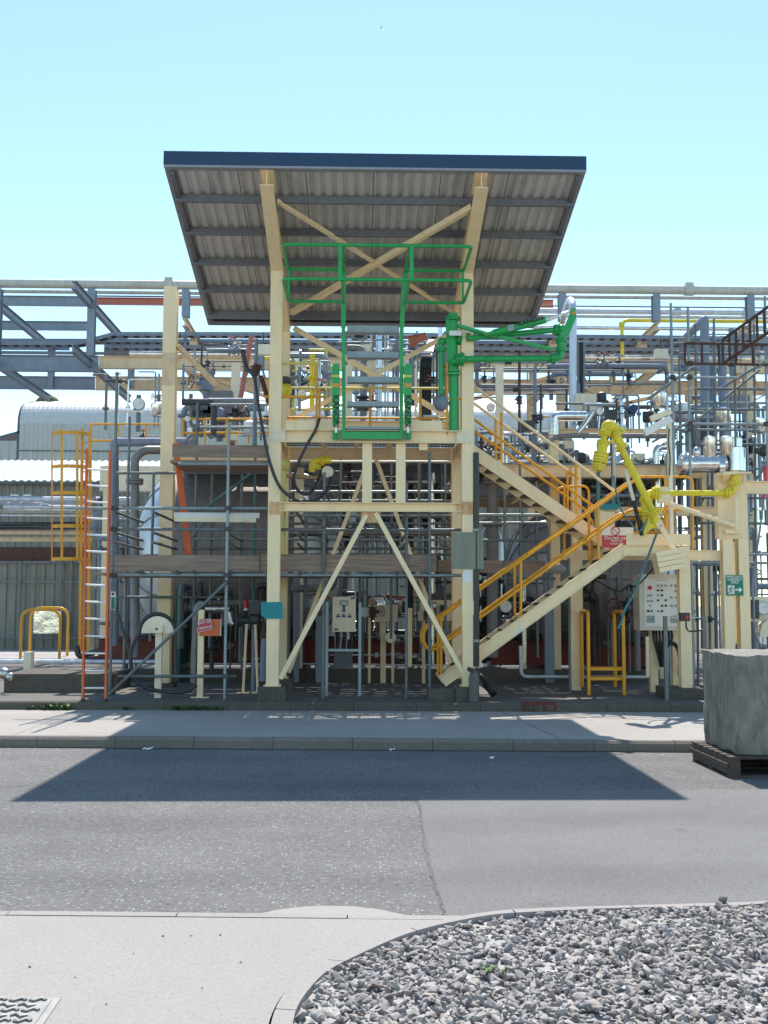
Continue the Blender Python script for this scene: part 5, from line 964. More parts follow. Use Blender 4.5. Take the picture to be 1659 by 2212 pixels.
# ---------------------------------------------------------------- pipe rack
RF, RB = 28.0, 33.0
t = thing('pipe_rack', 'long elevated steel pipe rack crossing the whole plant, blue grey at left and beige beyond', 'pipe rack', (0, 30, .23))
def hb(u0, u1, v0, v1, Y, mm, w=.16, nm='beam'): a, b = P(u0, v1, Y), P(u1, v1, Y); h = P(800, v0, Y).z - P(800, v1, Y).z; m = MB(); zc = P(800, (v0 + v1) / 2, Y).z; m.ibeam((a.x, Y, zc), (b.x, Y, zc), w, h); part(nm, m, M[mm], t); return zc
hb(-260, 212, 774, 808, RF, 'greysteel'); hb(213, 2000, 775, 801, RF, 'beige'); hb(-260, 205, 819, 846, RB, 'greysteel'); hb(206, 1900, 818, 847, RB, 'beige')
hb(-260, 190, 647, 667, RB, 'greysteel'); hb(-260, 190, 701, 719, RB - .5, 'greysteel'); hb(205, 480, 649, 663, RB + .6, 'salmon'); hb(1120, 1195, 645, 668, RB + .6, 'salmon'); hb(-260, 150, 752, 762, RB, 'greysteel', .08)
for k in range(-2, 9):
    u = 197 + 203.5 * k; X = P(u, 730, RF).x; grey = k <= 0; mm = 'greysteel' if grey else 'beige'
    ztop = P(800, 631, RF).z; zb1 = P(800, 774, RF).z; zb = P(800, 690, RF).z
    if grey: m = MB(); m.ibeam((X, RF, zb1), (X, RF, ztop), .2, .2, YY); part('post', m, M['greysteel'], t)
    else: m = MB(); m.ibeam((X, RF, zb + .002), (X, RF, ztop), .2, .2, YY); part('post', m, M['greysteel'], t); m = MB(); m.ibeam((X, RF + 1.4, zb1), (X, RF + 1.4, zb - .3), .2, .2, YY); part('post', m, M['beige'], t)
    y0 = RF - 1.8 if grey else RF - .15
    zc = P(800, 622, RF - 1.8).z if grey else zb - .15
    m = MB(); m.ibeam((X, y0, zc), (X, RB, zc), .14, .21); part('cross_beam', m, M[mm], t)
    m = MB(); zc2 = P(800, 757, RF - 1.8).z if grey else P(800, 790, RF).z; m.ibeam((X, y0 if grey else RF + .1, zc2), (X, RB - .1, zc2 + .0), .14, .2); part('cross_beam', m, M[mm], t)
    m = MB(); m.ibeam((X, RB, P(800, 846, RB).z), (X, RB, ztop - .2), .18, .18, YY); part('post', m, M['greysteel' if k < 3 else 'beige'], t)
    if k < 8:
        X2 = P(u + 203.5, 730, RF).x; m = MB(); zz = P(800, 806, RF).z
        if grey: continue
        if k % 2: m.angle((X, RF + .2, zz), (X2, RB - .2, zz), .12)
        else: m.angle((X, RB - .2, zz), (X2, RF + .2, zz), .12)
        part('plan_brace', m, M['greysteel' if k < 0 else 'beige'], t)
    if k in (0, 2, 5, 7):
        for yy in (RF, RB): m = MB(); xx = P(209 if k == 0 else u, 1100, RF).x; m.ibeam((xx, yy, .24), (xx, yy, P(800, 801 if yy == RF else 847, yy).z), .22, .2, YY); part('column', m, M['beige' if k else 'pale'], t)
m = MB(); a, b = P(1612, 1022, 30), P(1612, 1022, 30)
# pipes and trays lying on the rack
def rp(u0, u1, v, Y, r, mm, label, cat='pipe', n=10, v1=None, joints=()):
    a, b = P(u0, v, Y), P(u1, v1 or v, Y); zz = P(800, v, Y).z; a.z = zz; b.z = zz if v1 is None else b.z
    if not joints: m = MB(); m.tube([a, b], r, n); return solo('pipe', m, M[mm], label, cat)
    t = thing('pipe', label, cat, a); m = MB(); m.tube([a, b], r, n); part('pipe_run', m, M[mm], t)
    for u in joints: c = P(u, v, Y); c.z = zz; m = MB(); m.lathe(c - XX * .12, XX, [(0, r * 1.28), (.24, r * 1.28)], 14); m.box((c.x - .1, Y - .1, zz + r), (c.x + .1, Y + .1, zz + r * 1.6)); part('coupling', m, M[mm], t)
rp(-260, 2000, 620, RF, .118, 'whitepipe', 'thick off white pipe with mossy top running along the very top of the rack', joints=(365, 1488))
rp(-260, 2000, 637, RF + .6, .05, 'whitepipe', 'thin pale pipe just under the thick top pipe of the rack')
rp(1140, 2000, 668, RB - .8, .085, 'alu', 'bright insulated pipe below the top pipes at the right of the rack', joints=(1462, 1612))
rp(1150, 2000, 657, RB - 1.4, .02, 'dark', 'very thin dark line just above the bright insulated pipe at right'); rp(205, 640, 645, RB - 1.4, .022, 'dark', 'thin dark line above the faded red beam at left')
rp(1150, 1800, 704, RB - .8, .06, 'stainless', 'slim shiny pipe below the yellow gas pipe at the right of the rack'); rp(1150, 1900, 679, RB - .3, .05, 'whitepipe', 'slim off white pipe just above the yellow gas pipe')
t_ = thing('gas_pipe', 'yellow gas pipe along the right part of the rack with a drop leg', 'pipe', P(1343, 780, RF + .5)); m = MB(); zz = P(800, 687, RF + .5).z; a = P(1343, 687, RF + .5); m.pipe([V((14, RF + .5, zz)), V((a.x, RF + .5, zz)), V((a.x, RF + .5, P(800, 790, RF + .5).z))], .05, .2, 8); part('pipe_run', m, M['yellow'], t_); m = MB(); m.lathe(P(1343, 706, RF + .5), UP, [(0, .08), (.12, .08)], 10); part('union', m, M['yellow'], t_)
for i, (v, Y, r, mm, w, u0, u1) in enumerate(((768, RF + .4, .07, 'stainless', 'shiny insulated pipe lying on the beige front beam at left', 280, 700), (768, RF + .5, .07, 'stainless', 'shiny insulated pipe lying on the beige front beam at right', 1250, 1660), (761, RF + 1.2, .055, 'galv', 'dull slim pipe lying behind the shiny ones on the rack', 225, 1800), (768, RF + 2.0, .06, 'greypipe', 'grey bare pipe in the middle of the lower rack deck', 225, 1800), (770, RF + 3, .06, 'alu', 'pale insulated pipe towards the rear of the lower rack deck', 225, 1800), (768, RF + 4, .05, 'bluegrey', 'blue grey pipe along the rear edge of the lower rack deck', -200, 1800), (745, RF + 2.6, .05, 'bluegrey', 'blue grey pipe just below the cable trays', 225, 1800), (757, RF + 3.6, .04, 'greypipe', 'thin grey pipe between tray and lower rack deck', 225, 1800))): rp(u0, u1, v, Y, r, mm, w)
def tray(pts, label, w=.3, n=46):
    t = thing('cable_tray', label, 'cable tray', pts[0])
    for s in (0, w):
        for a, b in zip(pts, pts[1:]): m = MB(); o = V((0, s, 0)); m.bar(a + o, b + o, .006, .1, UP); part('side_rail', m, M['bluegrey'], t)
    m = MB()
    for a, b in zip(pts, pts[1:]):
        k = max(2, int((b - a).length / .28))
        for i in range(k): c = a.lerp(b, (i + .5) / k); m.box((c.x - .08, c.y + .004, c.z - .046), (c.x + .08, c.y + w - .004, c.z - .04))
    part('tray_bed', m, M['bluegrey'], t)
    for j in range(3):
        m = MB(); o = V((0, .06 + .08 * j, -.02)); m.tube([p + o for p in pts], .025, 6); part('cable', m, M['black'], t)
tray([P(-200, 741, RF), P(170, 741, RF), P(245, 721, RF), P(460, 721, RF), P(800, 722, RF), P(1800, 732, RF)], 'long perforated cable tray stepping up at the left and running along the rack')
tray([P(225, 748, RF + .8), P(1800, 757, RF + .8)], 'second perforated cable tray just below the long stepped one')
tray([P(-200, 734, RF + 2), P(700, 737, RF + 2), P(1800, 744, RF + 2)], 'rear cable tray half hidden behind the long stepped tray')
# big cream column on the left
t = thing('rack_column', 'big cream steel column left of the gantry reaching up to the rack pipes', 'column', P(355, 1467, 19)); c = P(362, 1040, 19)
m = MB(); m.ibeam((c.x, 19, .3), (c.x, 19, P(370, 622, 19).z), .235, .24, YY, .018); part('shaft', m, M['cream'], t); m = MB(); m.box((c.x - .2, 18.8, .236), (c.x + .2, 19.2, .3)); part('base', m, M['oldconc'], t)
m = MB(); a = P(372, 830, 19); m.box((c.x - .117, 18.872, P(370, 835, 19).z), (c.x + .117, 18.876, P(370, 765, 19).z)); part('stained_patch', m, M['beige'], t)
m = MB(); m.bar(V((c.x + .12, 19.05, P(370, 745, 19).z)), V((c.x + .75, 19.6, P(370, 745, 19).z - .6)), .08, .08); part('stub_brace', m, M['beige'], t)
# ---------------------------------------------------------------- vessels, skids, bund
def vessel(name, label, u0, u1, vc, rv, Y, head=.5, seams=6):
    X0, X1 = P(u0, vc, Y).x, P(u1, vc, Y).x; zc = P(800, vc, Y).z; r = rv * Y / 2300; t = thing(name, label, 'vessel', ((X0 + X1) / 2, Y, .24)); h = r * head
    def cap(x, s):
        m = MB(); pr = [(h * math.sin(a), r * math.cos(a)) for a in [math.pi / 2 * i / 10 for i in range(11)]]; m.lathe((x, Y, zc), (s, 0, 0), [(0, r)] + pr, 40); part('dished_end', m, M['alu'], t)
        m = MB()
        for i in range(14):
            a = 6.28319 * i / 14; m.tube([V((x + s * (hh + .006), Y + rr * 1.004 * math.cos(a), zc + rr * 1.004 * math.sin(a))) for hh, rr in pr], .012, 4)
        part('seam', m, M['greypipe'], t)
    cap(X0 + h, -1); cap(X1 - h, 1)
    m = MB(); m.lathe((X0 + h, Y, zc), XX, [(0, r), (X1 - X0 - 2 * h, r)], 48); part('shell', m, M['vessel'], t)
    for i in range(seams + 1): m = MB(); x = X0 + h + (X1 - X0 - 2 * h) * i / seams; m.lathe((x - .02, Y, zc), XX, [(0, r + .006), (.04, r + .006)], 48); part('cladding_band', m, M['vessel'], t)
    for k in (.2, .8): m = MB(); x = X0 + (X1 - X0) * k; m.box((x - .12, Y - r * .7, .24), (x + .12, Y + r * .7, zc - r * .6)); part('saddle', m, M['redsteel'], t)
    return t
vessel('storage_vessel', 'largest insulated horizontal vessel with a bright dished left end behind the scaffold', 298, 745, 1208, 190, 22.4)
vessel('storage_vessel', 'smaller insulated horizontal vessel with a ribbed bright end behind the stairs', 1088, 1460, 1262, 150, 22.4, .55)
zc = P(1060, 1150, 25); m = MB(); m.lathe((zc.x, 25, .9), UP, [(0, .3), (2.2, .3), (2.45, .24), (2.6, .12), (2.65, .01)], 20); m.lathe((zc.x, 25, .24), UP, [(0, .2), (.66, .2)], 10); solo('small_vessel', m, M['alu'], 'narrow upright silver vessel with a domed top behind the black downpipe', 'vessel')
m = MB(); a, b = G(240, 1472, GZ), G(1420, 1472, GZ); m.box((a.x, 20.1, .2), (b.x, 20.35, .47)); solo('bund_wall', m, M['oldconc'], 'low dark concrete bund wall running behind the gantry feet', 'wall')
for u0, u1, v0, v1, Y, w in ((212, 338, 1379, 1424, 20.9, 'red oxide steel base frame left of the big cream column'), (410, 632, 1383, 1432, 21.0, 'red oxide steel base frame under the largest vessel'), (655, 962, 1381, 1434, 21.2, 'red oxide steel base frame seen between the gantry legs'), (1060, 1240, 1385, 1436, 21.0, 'red oxide steel base frame behind the lower stair'), (1262, 1420, 1392, 1440, 21.0, 'red oxide steel base frame behind the yellow step over')):
    a, b = P(u0, v1, Y), P(u1, v0, Y); t = thing('skid_frame', w, 'skid frame', (a.x, Y, a.z), 'red skid frames')
    m = MB(); m.chan((a.x, Y, (a.z + b.z) / 2), (b.x, Y, (a.z + b.z) / 2), .1, b.z - a.z); part('side_beam', m, M['redsteel'], t); m = MB(); m.chan((a.x, Y + 1.6, (a.z + b.z) / 2), (b.x, Y + 1.6, (a.z + b.z) / 2), .1, b.z - a.z); part('side_beam', m, M['redsteel'], t)
    for k in range(4): x = a.x + (b.x - a.x) * (k + .5) / 4; m = MB(); m.box((x - .04, Y + .1, a.z + .02), (x + .04, Y + 1.55, b.z - .02)); part('cross_member', m, M['redsteel'], t)
def line(pts, r, mm, label, name='pipe', cat='pipe', bend=None, n=10): m = MB(); m.pipe(pts, r, bend, n); return solo(name, m, M[mm], label, cat)
line([P(-60, 1429, 20.6), P(340, 1430, 20.6)], .045, 'alu', 'bright long pipe lying on sleepers along the foot of the left yard')
line([P(405, 1434, 20.5), P(632, 1435, 20.5)], .022, 'alu', 'thin sunlit pipe just above the bund between hose post and gantry')
line([P(650, 1434, 20.5), P(1015, 1438, 20.5)], .022, 'alu', 'thin sunlit pipe just above the bund inside the gantry')
line([P(1124, 1395, 19.6), P(1126, 1462, 19.6), P(1400, 1463, 19.6)], .035, 'alu', 'silver pipe dropping and running low behind the yellow step over')
m = MB(); a = P(62, 1440, 20.4); m.box((a.x - .07, 20.3, GZ), (a.x + .07, 20.5, P(60, 1408, 20.4).z)); solo('pipe_support', m, M['pale'], 'short pale rust stained stub carrying the bright yard pipe', 'pipe support')
# low clutter in left yard
line([P(165, 1395, 22), P(170, 1420, 22), P(290, 1380, 22), P(330, 1372, 22)], .06, 'dark', 'dark pipe with pale fittings lying low behind the orange ladder', bend=.2)
line([P(180, 1425, 21.6), P(300, 1405, 21.6)], .035, 'brown', 'rusty bar lying low behind the orange ladder')
m = MB(); m.ball(P(8, 1455, 17.6), .11, 10, 1, .8, .9); m.ball(P(22, 1462, 17.4), .07, 8); m.tube([P(-40, 1450, 17.6), P(0, 1452, 17.6)], .08, 10); solo('foil_wrapped_valve', m, M['foil'], 'crumpled foil wrapped valve at the extreme left edge by the concrete plinth', 'valve')
# pipes of the left yard
for u0, u1, v, Y, r, mm, w in ((-60, 300, 1082, 29, .075, 'alu', 'thickest and topmost bright insulated pipe of the left yard run'), (-60, 300, 1091, 29.4, .035, 'alu', 'thin bright pipe just under the topmost insulated one at left'), (8, 196, 1099, 28.8, .06, 'alu', 'bright insulated pipe with a raised wrapped joint at left'), (-60, 310, 1108, 29.6, .05, 'whitepipe', 'weathered off white pipe in the middle of the left yard run'), (-60, 310, 1117, 29.2, .03, 'stainless', 'thin shiny pipe low in the left yard run'), (-60, 260, 1146, 29.5, .05, 'greypipe', 'grey bare pipe under the black cables at left'), (-60, 260, 1153, 30.2, .06, 'beige', 'beige pipe at the bottom of the left yard run')): rp(u0, u1, v, Y, r, mm, w, joints=((32, 60) if v == 1082 else (98,) if v == 1099 else ()))
t = thing('cable_bundle', 'bundle of black cables clipped along the left yard pipes', 'cables', P(60, 1140, 29))
for k in range(5): m = MB(); m.tube(spline([P(u, 1129 + k * 3.2 + rnd.uniform(-.8, .8), 28.9 + .12 * k) for u in (-60, 30, 90, 150, 240)], 3), .02, 6); part('cable', m, M['hose'], t)
t = thing('pipe_trestle', 'grey steel trestle carrying the left yard pipes', 'pipe support', P(80, 1180, 29.5))
m = MB(); m.ibeam(P(-60, 1165, 29.3), P(250, 1165, 29.3), .12, .12); part('beam', m, M['beige'], t)
for u in (-12, 205): m = MB(); a = P(u, 1170, 29.3); m.ibeam((a.x, 29.3, .24), (a.x, 29.3, P(u, 1082, 29.3).z), .12, .12, YY); part('leg', m, M['shedold'], t)
# large pipes near the left end of the vessel
line([P(247, 1395, 20), P(247, 955, 20), P(262, 955, 20), P(405, 955, 20), P(418, 956, 19.6)], .085, 'bluegrey', 'thick grey pipe rising left of the vessel and bending right at the top', bend=.35, n=14)
m = MB(); m.lathe(P(408, 956, 19.95), V((.4, -1, 0)), [(0, .085), (.02, .11), (.28, .115), (.3, .085)], 16); solo('pipe_nozzle', m, M['greypipe'], 'open dark pipe end pointing at the viewer beside the cream column', 'pipe')
line([P(292, 1420, 19.4), P(291, 990, 19.4), P(310, 972, 19.4), P(345, 972, 19.6)], .08, 'greypipe', 'thick dark grey pipe with a clamp rising in front of the vessel dished end', bend=.3, n=14)
m = MB(); m.flange(P(291, 1040, 19.4), UP, .16, .04); solo('pipe_flange', m, M['greypipe'], 'bolted flange ring near the top of the thick dark grey pipe at left', 'flange')
line([P(218, 1390, 23), P(217, 1075, 23)], .07, 'bluegrey', 'blue grey pipe standing behind the orange ladder rungs'); 
m = MB(); a, b = P(215, 1060, 24), P(350, 1007, 24); m.box((a.x, 24, a.z), (b.x, 24.3, b.z)); solo('cladding_panel', m, M['pale'], 'pale cream panel box behind the grey pipes above the left dished end', 'panel')
# ---------------------------------------------------------------- process deck above the vessels
t = thing('process_deck', 'steel process deck on beige beams and cream posts above the vessels', 'platform', (0, 23, .24))
zd = 4.5
for u0, u1, dz in ((372, 1010, 0), (1035, 1490, -.25)):
    X0, X1 = P(u0, 1000, 20.3).x, P(u1, 1000, 20.3).x; zz = zd + dz
    for Y in (19.4, 25.7): m = MB(); m.ibeam((X0, Y, zz - .12), (X1, Y, zz - .12), .12, .22); part('deck_beam', m, M['beige'], t)
    n = max(3, int((X1 - X0) / .9))
    for i in range(n): x = X0 + .1 + (X1 - X0 - .2) * i / (n - 1); m = MB(); m.ibeam((x, 19.46, zz - .08), (x, 25.64, zz - .08), .08, .12); part('deck_joist', m, M['brown' if i % 3 == 0 else 'beige'], t)
    m = MB()
    for j in range(15):
        y = 19.4 + j * .42
        m.box((X0, y, zz), (X1, y + .36, zz + .03))
    part('deck_plate', m, M['oldtube'], t)
for u, Y, mm in ((646, 20.4, 'pale'), (887, 24, 'beige'), (1198, 20.2, 'cream'), (1525, 20.5, 'cream'), (232, 21.5, 'cream'), (978, 23, 'beige'), (1420, 21, 'cream'), (1245, 19.4, 'cream'), (722, 25, 'pale')):
    x = P(u, 1150, Y).x; m = MB(); m.ibeam((x, Y, .24), (x, Y, P(u, 925 if u == 1198 else 1010, Y).z), .17, .17, YY); part('post', m, M[mm], t)
m = MB(); m.ibeam(P(1188, 934, 20.2), P(1440, 934, 20.2), .12, .13); part('cross_beam', m, M['beige'], t)
m = MB(); m.ibeam(P(860, 1058, 26), P(1030, 1058, 26), .12, .3); part('cross_beam', m, M['beige'], t)
m = MB(); m.ibeam(P(1290, 1105, 19), P(1560, 1105, 19), .12, .16); part('cross_beam', m, M['beige'], t)
def prail(u0, u1, vt, vm, vb, Y, n):
    m = MB()
    for v in (vt, vm): m.tube([P(u0, v, Y), P(u1, v, Y)], .022, 8)
    part('handrail', m, M['rail'], t)
    for i in range(n): u = u0 + (u1 - u0) * i / (n - 1); m = MB(); m.tube([P(u, vb, Y), P(u, vt, Y)], .022, 8); part('handrail_post', m, M['rail'], t)
prail(196, 375, 916, 952, 985, 23, 4); prail(395, 585, 905, 935, 960, 21, 5); prail(1030, 1240, 1010, 1036, 1060, 25, 4); prail(1290, 1460, 1120, 1150, 1180, 19.2, 3)
t_deck = t
f = lambda x, y, yy=AY: ZP('F', x, y, yy)
# ---------------------------------------------------------------- process pipework: connected runs of pipes, valves and gauges
def valve(t, c, r, mm='dark', d=XX, wheel=True):
    c = V(c); d = V(d).normalized(); m = MB(); m.lathe(c - d * r * 1.8, d, [(0, r * 1.7), (r * .5, r * 1.7), (r * .5, r), (r * 1.8, r * 1.5), (r * 3.1, r), (r * 3.1, r * 1.7), (r * 3.6, r * 1.7)], 12)
    up = V((.1, -.5, 1)) if abs(d.z) < .5 else V((rnd.choice((-1, 1)), -.6, .1)); up.normalize(); m.lathe(c, up, [(0, r * .8), (r * 2.4, r * .6), (r * 2.5, r * .25), (r * 4, r * .2)], 8); v = part('valve', m, M[mm], t)
    if wheel: m = MB(); m.wheel(c + up * r * 4, up, r * 1.9, max(.008, r * .16)); part('handwheel', m, M[rnd.choice(('dark', 'redsteel', 'greypipe'))], v)
def gauge(t, c, r, name='gauge'):
    c = V(c); m = MB(); m.disc(c, YY, r, .05, 16); gg = part(name, m, M['galv'], t); m = MB(); m.disc(c - YY * .028, YY, r * .86, .006, 16); part('dial', m, M['white'], gg)
    m = MB(); m.bar(c + V((0, -.033, 0)), c + V((r * .55, -.033, r * .3)), .004, .008, YY); part('needle', m, M['ink'], gg)
PAL = ['galv', 'greypipe', 'greypipe', 'bluegrey', 'bluegrey', 'stainless', 'alu', 'oldtube', 'dark', 'greysteel']
def pipework(label, u0, u1, v0, v1, Y0, Y1, n, seed, pal=PAL, thin=.5, horiz=.45, nv=.6, rmax=.075, base=None, accents=()):
    r_ = random.Random(seed); t = thing('pipework', label, 'pipework', P((u0 + u1) / 2, v1, (Y0 + Y1) / 2))
    for i in range(n):
        Y = r_.uniform(Y0, Y1); r = r_.uniform(.014, .03) if r_.random() < thin else r_.uniform(.035, rmax); mm = r_.choice(pal); u = u0 + (u1 - u0) * ((i + r_.uniform(.1, .9)) / n); va, vb = v0 + (v1 - v0) * r_.uniform(0, .35), v1 - (v1 - v0) * r_.uniform(0, .25)
        if r_.random() < horiz:
            w = (u1 - u0) * r_.uniform(.15, .5); ua, ub = max(u0, u - w), min(u1, u + w); vh = v0 + (v1 - v0) * r_.uniform(.12, .9)
            pts = [P(ua, vh, Y), P(ub, vh, Y)]; k = r_.random()
            if k < .45: e = pts[-1].copy(); e.z -= r_.uniform(.3, .9); pts.append(e)
            if k > .6: e = pts[0].copy(); e.z += r_.uniform(.3, .9) * r_.choice((-1, 1)); pts.insert(0, e)
            if .3 < k < .7: e = pts[-1].copy(); e.y += r_.uniform(.4, 1.2); pts.append(e)
            m = MB(); m.pipe(pts, r, r * 2.5, 8); part('pipe', m, M[mm], t)
            if r_.random() < nv: c = pts[0].lerp(pts[1], r_.uniform(.3, .7)); valve(t, c, r * 1.15 + .012, r_.choice(('dark', 'dark', 'greypipe', mm)), pts[1] - pts[0])
            else: m = MB(); d = pts[1] - pts[0]; m.flange(pts[0].lerp(pts[1], r_.uniform(.2, .8)), d, r * 1.9 + .012, .02, .006, 10); part('flange', m, M[mm], t)
        else:
            a, b = P(u, vb, Y), P(u, va, Y); b.x = a.x; pts = [a, b]; k = r_.random()
            if base is not None and r_.random() < .5: a.z = base
            if k < .3: e = b.copy(); e.x += r_.uniform(.25, .7) * r_.choice((-1, 1)); pts.append(e)
            elif k < .5: e = b.copy(); e.y += r_.uniform(.5, 1.5); pts.append(e)
            m = MB(); m.pipe(pts, r, r * 2.5, 8); part('pipe', m, M[mm], t)
            q_ = r_.random()
            if q_ < nv * .7: valve(t, a.lerp(b, r_.uniform(.25, .75)), r * 1.15 + .012, r_.choice(('dark', 'greypipe', 'dark', mm)), UP)
            elif q_ < .8: m = MB(); m.flange(a.lerp(b, r_.uniform(.3, .8)), UP, r * 1.9 + .012, .02, .006, 10); part('flange', m, M[mm], t)
    for u, v, Y, kind, s in accents:
        c = P(u, v, Y)
        if kind == 'gauge': gauge(t, c, s)
        elif kind == 'box': m = MB(); m.box((c.x - s, Y, c.z - s * .8), (c.x + s, Y + s, c.z + s * .8)); part('junction_box', m, M[r_.choice(('pale', 'greypipe', 'dark'))], t)
        elif kind == 'can': m = MB(); m.lathe(c - UP * s, UP, [(0, s * .8), (s * .2, s), (s * 1.8, s), (s * 2.1, s * .5)], 12); part('actuator', m, M[r_.choice(('stainless', 'alu', 'dark'))], t)
        elif kind == 'blue': m = MB(); m.ball(c, s, 12); m.lathe(c - YY * s * .5, -YY, [(0, s * .8), (s * .8, s * .8)], 12); part('transmitter', m, M['blue'], t)
    return t
RR = rnd
pipework('tangle of grey pipes on the deck between the big cream column and gantry', 395, 585, 850, 955, 21, 26, 22, 1, horiz=.3, accents=((436, 880, 22, 'box', .22), (470, 868, 22, 'box', .3), (540, 925, 21, 'can', .14), (500, 940, 21, 'box', .12), (405, 905, 21, 'gauge', .06)))
pipework('small pipes with gauges between the far left column and big cream column', 222, 350, 800, 960, 22, 27, 9, 2, thin=.8, accents=((300, 873, 22, 'gauge', .13), (340, 885, 22, 'can', .14)))
pipework('yellow and grey gas pipes rising behind the left handrail of the gantry platform', 622, 728, 745, 905, 19.5, 24, 16, 3, pal=['paleyellow', 'yellow', 'galv', 'bluegrey', 'greypipe', 'stainless'], accents=((618, 820, 18.6, 'can', .07), (652, 850, 19, 'gauge', .08)))
pipework('risers and thin pipes seen through the raised green stair', 730, 880, 700, 935, 21, 27, 16, 4, pal=['alu', 'galv', 'greypipe', 'stainless', 'bluegrey'], thin=.7, horiz=.3, accents=((805, 745, 24, 'box', .15), (790, 790, 23, 'box', .1)))
pipework('pipes and black conduits between the green spring cylinder and the green post', 890, 965, 700, 930, 20, 26, 10, 5, thin=.6, horiz=.3)
pipework('pipes, valves and instruments on the deck behind the upper stair', 1028, 1235, 925, 1010, 21, 27, 26, 6, rmax=.05, accents=((1060, 880, 20, 'gauge', .08), (1140, 920, 21, 'box', .14), (1170, 960, 22, 'can', .12), (1230, 960, 21, 'box', .1), (1100, 975, 22, 'can', .13)))
pipework('dense valves and instruments right of the silver riser, above the yellow loader', 1250, 1460, 852, 960, 20.5, 26, 34, 7, thin=.65, horiz=.3, rmax=.06, accents=((1266, 868, 22, 'box', .22), (1365, 885, 21.5, 'blue', .11), (1322, 895, 21, 'box', .12), (1300, 858, 22, 'can', .1), (1424, 864, 21, 'can', .16), (1400, 900, 22, 'can', .12), (1350, 930, 21.5, 'gauge', .07)))
pipework('dense valves and pipes behind the yellow loader, between deck and landing', 1205, 1450, 960, 1150, 18.9, 25, 46, 8, thin=.5, accents=((1255, 990, 20, 'can', .1), (1300, 1000, 20, 'gauge', .09), (1350, 1010, 20, 'can', .12), (1380, 990, 20, 'box', .12), (1230, 1050, 20, 'box', .14), (1330, 1060, 20, 'can', .1), (1180, 1020, 21, 'box', .1)))
pipework('tall bright pipes and fittings crowding the right edge of the plant', 1455, 1665, 850, 1180, 20.5, 27, 48, 9, pal=['stainless', 'greysteel', 'bluegrey', 'bluegrey', 'greypipe', 'galv', 'oldtube', 'beige', 'greypipe'], thin=.55, horiz=.35, rmax=.08, accents=((1470, 890, 22, 'can', .2), (1560, 900, 21, 'can', .18), (1600, 870, 22, 'box', .2), (1640, 920, 21, 'can', .15), (1520, 930, 21, 'box', .2)))
pipework('lower pipes behind the arm tower at the right edge', 1490, 1670, 1150, 1440, 18.5, 26, 26, 10, pal=['bluegrey', 'bluegrey', 'greypipe', 'greysteel', 'alu', 'oldtube'], base=.3, rmax=.09)
pipework('steel pipes and valves crossing below the platform, behind the inverted V brace', 735, 990, 985, 1190, 20.4, 26, 40, 11, accents=((770, 1165, 21, 'can', .12), (905, 1100, 21, 'box', .12), (960, 1170, 21, 'can', .1), (840, 1010, 21, 'box', .12)), base=.5)
pipework('pumps, valves and pipes at ground level inside the gantry', 640, 905, 1250, 1435, 20.6, 25, 34, 12, pal=['dark', 'greypipe', 'dark', 'stainless', 'bluegrey', 'foil', 'oldtube', 'salmon'], base=.45, accents=((788, 1322, 20.4, 'gauge', .11), (670, 1300, 21, 'can', .14), (860, 1310, 21, 'can', .14), (690, 1345, 21, 'can', .13)))
pipework('valves and pipes at ground level behind the lower stair', 905, 1235, 1200, 1440, 20.6, 25, 34, 13, pal=['dark', 'greypipe', 'stainless', 'bluegrey', 'foil', 'oldtube', 'dark'], base=.45, accents=((1092, 1310, 20, 'gauge', .12), (1095, 1350, 20.5, 'can', .13), (1060, 1270, 21, 'can', .16)))
pipework('small pipes in front of the largest vessel below the scaffold boards', 385, 580, 1250, 1435, 19.4, 20, 12, 14, pal=['dark', 'oldtube', 'greypipe', 'dark', 'brown'], base=.45, thin=.6)
pipework('thin pipes and hangers under the rack beams at the upper right', 1030, 1440, 770, 850, 24, 27.5, 20, 15, thin=.85, horiz=.6, pal=['galv', 'greypipe', 'dark', 'bluegrey'])
pipework('thin pipes and hangers under the rack beams left of the gantry', 400, 590, 735, 830, 24, 27.5, 14, 16, thin=.85, horiz=.5, pal=['galv', 'greypipe', 'dark', 'bluegrey'])
pipework('pipes and valves behind the orange ladder and the left standard', 205, 300, 1060, 1390, 20.5, 23, 10, 17, thin=.6, pal=['galv', 'greypipe', 'bluegrey', 'oldtube'], base=.3)
pipework('fine pipes rising on the right edge above the deck', 1450, 1665, 700, 815, 22, 27, 16, 18, thin=.7, horiz=.3, pal=['galv', 'bluegrey', 'greysteel', 'oldtube'])
pipework('pipes behind the yellow step over and cabinet legs', 1240, 1430, 1215, 1440, 19.6, 20.4, 12, 19, thin=.6, pal=['dark', 'oldtube', 'greypipe', 'brown'], base=.45)
